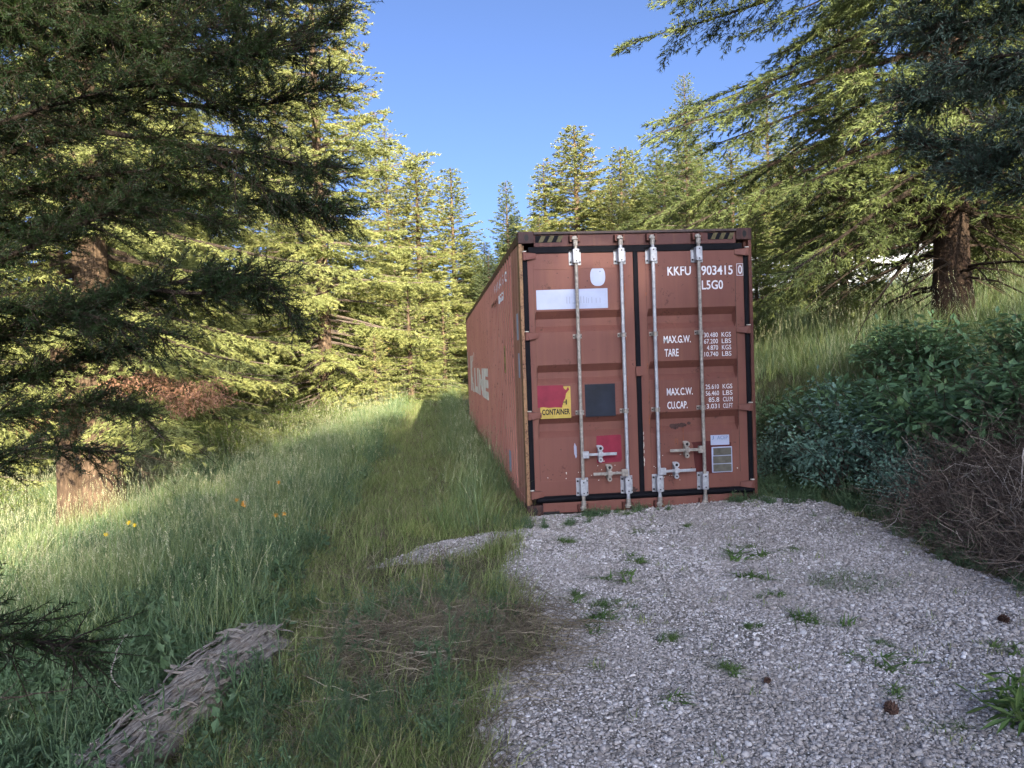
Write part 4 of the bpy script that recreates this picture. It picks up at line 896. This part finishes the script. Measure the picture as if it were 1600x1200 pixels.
# right slope grass and verge
def den(x, y, d): return fall(d) * (x > 2.6) * (gravel(x, y) < -.1) * sstep(0, .6, x - 3.0 - .35 * sstep(-2, 1, y) + .9 * (y > 1)) * (.15 + .85 * sstep(-.5, 1.5, y - .2 * x))
x, y, d, rg_ = place(60000, 2.6, 34, -6, 40, den, 206)
do_scatter('slope_grass', x, y, rg_, T_tall + T_short[:2], .8, 1.5, 'tall green grass on the slope right of the container', big=1 + np.clip(d - 9, 0, 30) * .03)
def den(x, y, d): return (np.abs(gravel(x, y) + .03) < .12 + .5 * (y > -.9) * (lo(x, y, 3.1, 57) > .50)) * sstep(.35, .6, lo(x, y, 2.5, 52)) * ((y > -.6) | (x > 2.3))
x, y, d, rg_ = place(5000, -.5, 3.8, -4, .6, den, 207)
do_scatter('edge_weeds', x, y, rg_, T_forb[:3] + T_short[:3], .25, .6, 'low weeds along the foot of the container doors and gravel edge')
def den(x, y, d): return (gravel(x, y) < -.02) * (x > 2.5) * (x < 4.3) * (y > -3.4) * (y < 1) * .8
x, y, d, rg_ = place(1500, 2.5, 4.3, -3.4, 1, den, 209)
do_scatter('bank_weeds', x, y, rg_, T_forb + T_short + T_straw[:1], .5, 1.1, 'mixed green and straw weeds at the foot of the bank right of the container')
# dry brush bank
T_brush = []
for i in range(5):
    n = 34; P0 = np.zeros((n, 1, 3)); P0[:, 0, :2] = rng.normal(0, .10, (n, 2)); st = np.cumsum(rng.normal(0, .05, (n, 7, 3)) + nrm(rng.normal(0, 1, (n, 1, 3)) * np.array([1, 1, .35]) + np.array([0, 0, .12])) * .055, 1)
    P_ = np.concatenate([P0, P0 + st], 1); P_[..., 2] = np.abs(P_[..., 2]); V, F = tubes(P_, np.tile(.0022 * (1 - .6 * np.linspace(0, 1, 8)), (n, 1)) * rng.uniform(.5, 1.7, (n, 1)), 3)
    T_brush.append(npmesh('brush', V, F, BRUSH, np.repeat(rng.random(n), 24)))
def den(x, y, d): return sstep(.0, .25, x - 2.95 - .15 * (vnoise(y * 2, x, 3) - .5)) * sstep(4.6, 3.9, x) * sstep(-1.1, -1.9, y) * sstep(3.1, 3.4, x + .25 * (y < -2.2)) * (.45 + .55 * sstep(.3, .6, fbm(x * 2, y * 2, 77)))
x, y, d, rg_ = place(2500, 2.7, 4.6, -4.6, .4, den, 208)
do_scatter('dry_brush', x, y, rg_, T_brush + T_straw[:1], .65, 1.3, 'tangled brown dead brush covering the bank at the right edge', tilt=.5, zo=.02)

T_lit = [tuft(rng, STRAW, 6, .05, .03, .09, .003, 1.5, flat=.9) for i in range(3)] + [tuft(rng, OLV, 7, .03, .03, .07, .004, 1.0) for i in range(2)]
def den(x, y, d): return (gravel(x, y) > 0) * (.10 + .9 * sstep(.5, .72, lo(x, y, 1.9, 63)) + .9 * (gravel(x, y) < .15))
x, y, d, rg_ = place(1500, -1.6, 3.4, -5.4, .2, den, 215)
do_scatter('gravel_litter', x, y, rg_, T_lit, .6, 1.3, 'scraps of straw and sparse grass blades scattered on the gravel', tilt=.1, zo=.02)
# pebbles
PEB = NT('pebbles'); oi = PEB.n('ShaderNodeObjectInfo'); wn = PEB.n('ShaderNodeTexWhiteNoise', noise_dimensions='1D'); PEB.l(oi.outputs['Random'], wn.inputs[1] if len(wn.inputs) > 1 else wn.inputs[0])
c = PEB.ramp(oi.outputs['Random'], [(0, (.13, .12, .11)), (.25, (.31, .285, .26)), (.5, (.43, .40, .37)), (.72, (.56, .53, .50)), (.9, (.72, .69, .67)), (1, (.88, .85, .82))])
c = PEB.mix(PEB.math('MULTIPLY', wn.outputs[0], .4), c, (.34, .27, .22)); c = PEB.mix(PEB.math('MULTIPLY', PEB.noise(PEB.coord(), 3, 3), .3), c, (.26, .25, .26)); geo = PEB.n('ShaderNodeNewGeometry'); dn = PEB.ramp(PEB.noise(geo.outputs['Position'], .9, 4), [(.42, 0), (.68, .55)]); c = PEB.mix(dn, c, (.27, .235, .20)); PEB.base(c, .75, 0, .3)
src = []
for i in range(8):
    bm = bmesh.new(); bmesh.ops.create_icosphere(bm, subdivisions=2 if i < 8 else 1, radius=.5)
    sx, sy, sz = rng.uniform(.8, 1.25), rng.uniform(.6, .9), rng.uniform(.38, .62); ks = rng.normal(size=(5, 3)); ks = nrm(ks); cut = rng.uniform(.30, .44, 5)
    for v in bm.verts:
        co = np.array(v.co)
        for kk, cc in zip(ks, cut):
            dd = co @ kk
            if dd > cc: co = co - kk * (dd - cc) * .85
        v.co = Vector(co * np.array([sx, sy, sz]))
    me = bpy.data.meshes.new('pebble'); bm.to_mesh(me); bm.free(); me.materials.append(PEB.m); me.polygons.foreach_set('use_smooth', [True] * len(me.polygons)); src.append(me)
def den(x, y, d): return np.clip((4.6 / np.maximum(d, 2.4))**1.3, .2, 1) * (gravel(x, y) > -.04 - .1 * 0) * (.55 + .45 * sstep(.3, .62, lo(x, y, 1.7, 60))) * ~((x > 0) & (x < W_) & (y > .03))
x, y, d, rg_ = place(330000, -2.0, 3.6, -5.6, .35, den, 301)
n = len(x); s = np.exp(rg_.normal(-4.38, .36, n)) * (1 + np.clip(d - 4, 0, 5) * .06) * (.75 + .6 * lo(x, y, 1.2, 61)); s = np.where(rg_.random(n) < .012, s * 1.9, s); s = np.clip(s, .006, .048)
sc3 = np.stack([s, s, s], 1); z = hgt(x, y) + .012 * np.clip(gravel(x, y) / .05, -1, 1) + s * .12
o = scatter('gravel_stones', np.stack([x, y, z], 1), np.stack([rg_.normal(0, .35, n), rg_.normal(0, .35, n), rg_.uniform(0, 6.28, n)], 1), sc3, rg_.integers(0, 8, n), src)
tag(o, 'grey white river pebbles covering the drive in front of the doors', 'gravel', kind='stuff')

# ================================================================== SMALL THINGS
WEEDM = mat_leaf('gravel weed leaves', [(0, (0.052, 0.098, 0.029)), (.5, (0.091, 0.163, 0.046)), (1, (0.169, 0.234, 0.078))], .3, .5, .3)
def weed_mesh(seed, n, r, w, rise):
    rng = np.random.default_rng(seed); VV = []; FF = []; TT = []; o = 0
    for q in range(5 if n > 40 else 3):
        V, F, ti, _ = blades(rng, n // 2, r * .25, r * .3, r * rng.uniform(.6, 1.1), w * rng.uniform(.6, 1.1), 1.35); V[:, 2] *= rise; V[:, :2] += rng.normal(0, r * .55, 2) * (q > 0)
        VV.append(V); FF.append(F + o); TT.append(ti + rng.normal(0, .15)); o += len(V)
    return npmesh('weed', np.concatenate(VV), np.concatenate(FF), WEEDM, np.clip(np.concatenate(TT), 0, 1))
WM = [weed_mesh(1, 46, .12, .011, .5), weed_mesh(2, 64, .11, .006, .45), weed_mesh(3, 34, .11, .017, .42), weed_mesh(4, 90, .14, .004, .3), weed_mesh(5, 38, .10, .014, .55), weed_mesh(6, 80, .09, .005, .6)]
WL = [(0.23, -1.2, 1.1, 1, 'bright low weed nearest the left container corner on the gravel'), (.63, -1.98, .75, 0, 'small dark weed alone in the middle of the gravel, below the left door'),
 (.27, -2.33, 1.05, 2, 'upright leafy weed topping the left cluster on the gravel'), (.01, -2.72, .9, 0, 'weed at the left of the left gravel cluster'), (.22, -2.86, .85, 1, 'weed at the right of the left gravel cluster'), (.05, -3.13, .95, 0, 'lowest weed of the left gravel cluster'),
 (.39, -3.53, .75, 1, 'flat weed in the centre of the gravel'), (1.40, -1.88, 1.25, 2, 'largest leafy weed below the right door'), (1.52, -1.75, .8, 1, 'yellowish weed touching the largest one below the right door'), (1.29, -2.51, .95, 2, 'dark leafy weed just below the largest one'),
 (1.28, -2.92, .6, 0, 'small weed between the leafy one and the sprawling grass'), (1.20, -3.39, .8, 0, 'thin weed right of the gravel centre'), (.51, -3.98, .75, 3, 'grey green weed low in the middle of the gravel'), (-.16, -3.84, .5, 2, 'small bright weed near the straw mat'),
 (.20, -4.32, .55, 2, 'small weed closest to the bottom centre'), (1.42, -3.81, .6, 1, 'uppermost of the three weeds at the sunny spot'), (1.16, -4.01, .5, 2, 'left one of the three weeds at the sunny spot'), (1.44, -4.08, .7, 2, 'right one of the three weeds at the sunny spot'),
 (1.14, -4.39, .75, 0, 'weed with trailing leaves beside the pine cone'), (1.16, -4.73, .5, 1, 'thin upright weed right of the pine cone'), (2.06, -3.99, .9, 2, 'leafy weed cut by the right edge'), (.85, -3.47, .55, 3, 'faint weed between centre and right on the gravel'),
 (1.87, -1.95, .5, 1, 'tiny weed right of the largest one'), (.9, -.9, .6, 3, 'faint weed in front of the centre of the doors'), (1.35, -.95, .6, 3, 'faint weed in front of the right door'), (.35, -.55, .7, 3, 'thin grass weed near the foot of the left door'), (1.05, -.15, .8, 1, 'weed growing under the second locking bar')]
for i, (x, y, s, k, lb_) in enumerate(WL):
    k = k if i % 3 else (4 if k in (0, 2) else 5); o = link(bpy.data.objects.new('weed', WM[k])); o.location = (x, y, float(hgt(x, y)) + .012); o.rotation_euler = (0, 0, i * 2.3); s *= 1.35 + .5 * ((i * 7) % 5) / 4; o.scale = (s, s * (.75 + .1 * (i % 6)), s); tag(o, lb_, 'weed', 'weeds growing in the gravel')
gm = tuft(np.random.default_rng(9), WEEDM, 620, .30, .06, .19, .0035, 1.4, K=4)
o = link(bpy.data.objects.new('grass_patch', gm)); o.location = (1.86, -2.79, .005); o.scale = (1, .8, .55); tag(o, 'sprawling thin grass patch in the gravel right of the leafy weeds', 'grass patch')
gm = forb(np.random.default_rng(10), WEEDM, 26, 170, .20, .26, .12, .022)
o = link(bpy.data.objects.new('corner_weed', gm)); o.location = (1.50, -4.78, .0); tag(o, 'big long leaved green weed in the lower right corner', 'weed')
# cones
CONE = mat_simple('brown cone scales', (.075, .042, .03), .8, 0, .5, 60)
for x, y, s, lb_ in ((1.03, -4.59, 1.0, 'brown pine cone lying near the bottom right of the gravel'), (2.96, -1.91, .9, 'dark pine cone at the foot of the brush bank'), (2.26, -3.63, .9, 'dark pine cone at the right edge of the gravel'), (.62, -4.2, .55, 'small brown cone scrap left of the sunny spot')):
    b = MB()
    for k in range(60):
        t = k / 60; a = k * 2.4; rr = .022 * math.sin(math.pi * (t * .85 + .1)); c0 = Vector((rr * math.cos(a), rr * math.sin(a), .06 * t)); dd = Vector((math.cos(a), math.sin(a), .7)) * .012; sdv = Vector((-math.sin(a), math.cos(a), 0)) * .007
        b.poly([c0 * .5 + Vector((0, 0, c0.z * .5)), c0 + sdv, c0 + dd, c0 - sdv], (0, 0, .002))
    b.cyl((0, 0, 0), (0, 0, .055), .012, .004, 8)
    o = b.build('pine_cone', CONE); o.location = (x, y, float(hgt(x, y)) + .03); o.rotation_euler = (1.45, .1, x * 3); o.scale = (s, s, s); tag(o, lb_, 'pine cone', 'pine cones on the gravel')
# flowers
PETAL = mat_simple('yellow petals', (.72, .50, .02), .5); PETO = mat_simple('orange petals', (.62, .26, .02), .5); STEM = mat_simple('green stem', (.07, .11, .04), .6)
for i, (x, y, h, mt, nh, lb_) in enumerate([(-4.2, .81, .48, PETAL, 3, 'brightest yellow flower cluster on the left slope'), (-4.29, .4, .46, PETAL, 1, 'small single yellow flower left of the brightest one'), (-2.9, .43, .42, PETO, 4, 'orange yellow flower cluster high in the grass near the track'), (-2.42, -.24, .36, PETO, 2, 'small orange flower right of the orange cluster'), (-2.66, 1.1, .44, PETO, 1, 'faint orange flower above the orange cluster')]):
    e = empty('wild_flower', (x, y, float(hgt(x, y))), lb_, 'flower', 'wild flowers on the left slope'); rg_ = np.random.default_rng(i)
    for k in range(nh):
        tp = Vector((rg_.normal(0, .035), rg_.normal(0, .03), h + rg_.normal(0, .03))); MB().cyl((0, 0, 0), tp, .003, .002, 5).build('stem', STEM, e)
        b = MB()
        for q in range(8):
            a = q * math.pi / 4; b.poly([tp, tp + Vector((math.cos(a - .25) * .014, math.sin(a - .25) * .006 - .008, math.sin(a) * .012)), tp + Vector((math.cos(a) * .03, -.01, math.sin(a) * .026)), tp + Vector((math.cos(a + .25) * .014, -.008, math.sin(a + .25) * .014))], (0, .001, .001))
        b.build('petals', mt, e)
# rotten log
LOGM = NT('weathered split wood'); n1 = LOGM.noise(LOGM.coord((1, 14, 14)), 6, 7, .7); n2 = LOGM.noise(LOGM.coord(), 14, 4)
c = LOGM.ramp(n1, [(.32, (.08, .06, .045)), (.5, (.27, .235, .195)), (.72, (.52, .47, .41))]); c = LOGM.mix(LOGM.ramp(n2, [(.5, 0), (.7, .6)]), c, (.17, .12, .08)); LOGM.base(c, .85, 0, .15); LOGM.bump(n1, .8, .01)
la = Vector((-1.92, -3.16, .02)); lb2 = Vector((-2.30, -4.70, -.06)); ax = (lb2 - la); Lg = ax.length; ang = math.atan2(ax.y, ax.x)
lg = empty('rotten_log', la, 'weathered grey split log with flaking layered wood in the lower left', 'log', rz=ang)
rg_ = np.random.default_rng(8); K = 30; S = 18; t = np.linspace(0, 1, K); th = np.arange(S) / S * 2 * math.pi
rad = .17 * (1 - .25 * t)[:, None] * (1 + .28 * (fbm(th * 2.2 + 0 * t[:, None], t[:, None] * 9 + 0 * th, 71) - .5) + .05 * rg_.normal(size=(K, S))) * np.where(np.sin(th) > 0, .62, 1)
V = np.stack([t[:, None] * Lg + 0 * rad, rad * np.cos(th), rad * np.sin(th) + .05 * np.sin(t * 5)[:, None] + .01], -1).reshape(-1, 3); idx = np.arange(K * S).reshape(K, S)
F = np.stack([idx[:-1], np.roll(idx[:-1], -1, 1), np.roll(idx[1:], -1, 1), idx[1:]], -1).reshape(-1, 4); npobj('log_body', V, F, LOGM.m, lg)
spm = []
for k in range(6):
    L = rg_.uniform(.10, .26); w = rg_.uniform(.006, .014); n = 6; pts = []
    cv = rg_.uniform(-.10, .10); V = []
    for j in range(n):
        u = j / (n - 1); ww = w * (1 - .5 * abs(2 * u - 1)**3) * rg_.uniform(.8, 1.2); zz = .05 * L * math.sin(u * 3.1) + rg_.normal(0, .001); yy = cv * L * u * (1 - u) * 2
        for sx_, sz_ in ((-1, 0), (1, 0), (1, -.004), (-1, -.004)): V.append((u * L - L / 2, yy + sx_ * ww, zz + sz_))
    i4 = np.arange(n * 4).reshape(n, 4); F = np.concatenate([np.stack([i4[:-1], np.roll(i4[:-1], -1, 1), np.roll(i4[1:], -1, 1), i4[1:]], -1).reshape(-1, 4), i4[:1], i4[-1:, ::-1]]); spm.append(npmesh('splinter', np.array(V), F, LOGM.m))
lg.scale = (1, 1.15, .85)
for k in range(190):
    u = rg_.random(); a = rg_.uniform(.25, math.pi - .15); r = .17 * (1 - .25 * u) * .62 * 1.12 / max(.62, .62 + .38 * abs(math.cos(a))**3)
    r = .17 * (1 - .25 * u) * (.68 + .25 * abs(math.cos(a)))
    o = link(bpy.data.objects.new('splinter', spm[k % 6]), lg); cross = rg_.random() < .28
    o.location = (u * Lg, r * math.cos(a), r * math.sin(a) * .85 + .05 * math.sin(u * 5) + .012 + .006 * rg_.random()); o.rotation_euler = (a - math.pi / 2, rg_.normal(0, .06), rg_.normal(0, .10) + (1.45 if cross else 0)); s = rg_.uniform(.5, 1.2) * (.6 if cross else 1); o.scale = (s, 1, 1)
# feathery stalks in front
FEA = mat_leaf('feathery blue green weed', [(0, (.040, .070, .048)), (.5, (.060, .10, .062)), (1, (.10, .13, .075))], .3, .6)
def feathery(seed, h, lean):
    rng = np.random.default_rng(seed); K = 10; t = np.linspace(0, 1, K); st = np.stack([lean[0] * t**1.3, lean[1] * t, h * t], 1) + np.cumsum(rng.normal(0, .002, (K, 3)), 0)
    g1 = tubes(st[None], (.0045 * (1 - .8 * t))[None], 6); n = 90; s = rng.uniform(.05, 1, n) * (K - 1.001); i = s.astype(int); f = (s - i)[:, None]; o = st[i] * (1 - f) + st[i + 1] * f
    a = rng.uniform(0, 6.28, n); d = nrm(np.stack([np.cos(a), np.sin(a), rng.uniform(.5, 1.3, n)], 1)); l = rng.uniform(.04, .13, n) * (1.1 - s / K * .95); g2 = tubes(np.stack([o, o + d * (l * .5)[:, None], o + d * l[:, None] + np.array([0, 0, .01])], 1), np.tile([.0013, .001, .0006], (n, 1)), 3)
    J = np.repeat(np.arange(n), 48); q = len(J); u = rng.random(q); O = o[J] + d[J] * (l[J] * u)[:, None]; D = d[J] * .6 + rng.normal(0, .9, (q, 3)); V, F = leaf_tris(O, D, rng.uniform(.008, .018, q), .0013, rng)
    return cat_geo([g1, g2]), (V, F, np.repeat(np.clip(rng.normal(.45, .18, q), 0, 1), 3))
for i, (x, y, h, ln, lb_) in enumerate([(-.87, -4.63, .82, (.02, .02), 'tall upright feathery green stalk in front of the gravel edge'), (-1.42, -4.55, .66, (.16, .05), 'leaning feathery stalk left of the upright one'), (-1.30, -4.72, .45, (.05, .0), 'shorter feathery stalk between the log and the leaning one'), (-1.66, -4.5, .50, (.02, .0), 'feathery stalk right beside the rotten log'), (-1.12, -4.62, .40, (-.04, 0), 'low feathery stalk near the foot of the upright one')]):
    a, (V, F, ti) = feathery(60 + i, h, ln); e = empty('feathery_stalk', (x, y, float(hgt(x, y)) - .02), lb_, 'plant', 'feathery stalks in the foreground'); npobj('stem', a[0], a[1], STEM, e); npobj('leaves', V, F, FEA, e, tint=ti)
# dead branches
DEADW = mat_simple('bleached dead wood', (.36, .31, .26), .85, 0, .35, 20)
def branch_thing(name, pts, r, lb_, seed, nside=10, group=None, mat=DEADW, cat='branch'):
    rng = np.random.default_rng(seed); Q, Ln = smooth_path(pts, 16); Q = Q + np.cumsum(rng.normal(0, .006, Q.shape), 0) * Ln; b0 = Q[0].copy(); Q = Q - b0
    g = [tubes(Q[None], (r * (1 - .8 * np.linspace(0, 1, 16)))[None], 7)]; k = rng.integers(2, 15, nside); d = nrm(rng.normal(0, 1, (nside, 3)) + np.array([0, -.2, .5])); l = rng.uniform(.08, .3, nside) * Ln
    g.append(tubes(np.stack([Q[k], Q[k] + d * (l * .5)[:, None] + rng.normal(0, .02, (nside, 3)), Q[k] + d * l[:, None]], 1), np.tile([r * .4, r * .3, r * .12], (nside, 1)), 5))
    V, F = cat_geo(g); o = npobj(name, V, F, mat, smooth=True); o.location = b0; tag(o, lb_, cat, group)
GD = 'bleached dead branches on the brush bank'
branch_thing('dead_branch', [at(1425, 805, 6.7), at(1470, 785, 6.45), at(1520, 772, 6.2), at(1565, 772, 6.0)], .013, 'pale forked dead branch lying lowest on the brush bank', 1, 6, GD)
branch_thing('dead_branch', [at(1478, 772, 6.4), at(1500, 750, 6.2), at(1535, 735, 6.0), at(1590, 728, 5.8)], .009, 'thin pale branch arching above the lowest dead branch', 2, 8, GD)
branch_thing('dead_branch', [at(1598, 700, 5.4), at(1592, 750, 5.4), at(1594, 800, 5.3)], .007, 'pale twig hanging at the right edge of the brush', 3, 6, GD)
branch_thing('dead_twig', [at(195, 1080, 3.6), at(172, 1060, 3.6), at(185, 1010, 3.7), at(205, 985, 3.8)], .005, 'pale dry twig standing in the weeds left of the log', 5, 5, None)
branch_thing('fallen_branch', [at(-40, 1095, 3.2), at(60, 1085, 3.4), at(150, 1075, 3.6), at(185, 1085, 3.7)], .0045, 'thin grey fallen branch across the lower left weeds', 6, 18, None, BARKL)
# wood in the distance
rg_ = np.random.default_rng(500); n = 420; y = rg_.uniform(46, 95, n); x = rg_.uniform(-1.1, 1.1, n) * y; k = ~((x > 8) & (x < 26) & (y < 44)); x, y = x[k], y[k]; n = len(x)
x2 = rg_.uniform(-48, -17, 70); y2 = rg_.uniform(14, 46, 70); x = np.r_[x, x2]; y = np.r_[y, y2]; n = len(x)
src2 = []
for key in 'AB':
    t_, l_, c_, h0 = PROTO[key]; me = c_.copy(); me.materials.clear(); me.materials.append(FIRB if key == 'B' else FIR2); src2.append(me)
s = rg_.uniform(.55, .95, n)
o = scatter('distant_wood', np.stack([x, y, hgt(x, y) - .3], 1), np.stack([0 * x, 0 * x, rg_.uniform(0, 6.28, n)], 1), np.stack([s * 1.4, s * 1.4, s], 1), rg_.integers(0, 2, n), src2); tag(o, 'dim fir wood closing the view far behind the container', 'wood', kind='stuff')
# white ribbed building on the hill
bx = empty('metal_building', (14.0, 31.7, 3.4), 'white ribbed metal building glimpsed through the right hand branches', 'building', rz=math.atan2(-4.3, 8.4))
RIB = mat_simple('white ribbed sheet', (.46, .48, .52), .45, 0, .05, 3); DKW = mat_simple('dull blue window', (.12, .2, .34), .2)
b = MB(); b.box(0, 11, 0, 6, -1.2, 3.1); b.build('wall', mat_simple('shadow grooves', (.42, .44, .46), .6), bx)
ribs = MB()
for k in range(88): ribs.box(.02 + k * .125, .02 + k * .125 + .075, -.03, -.001, -1.2, 3.05)
ribs.build('wall_ribs', RIB, bx)
b = MB(); b.box(-.3, 11.3, -.35, 6.3, 3.12, 3.25); b.build('roof', RIB, bx)
for k in range(3): 
    f_ = MB().box(7.0 + k * 1.2, 7.8 + k * 1.2, -.06, -.032, .6, 1.6).build('window', DKW, bx)
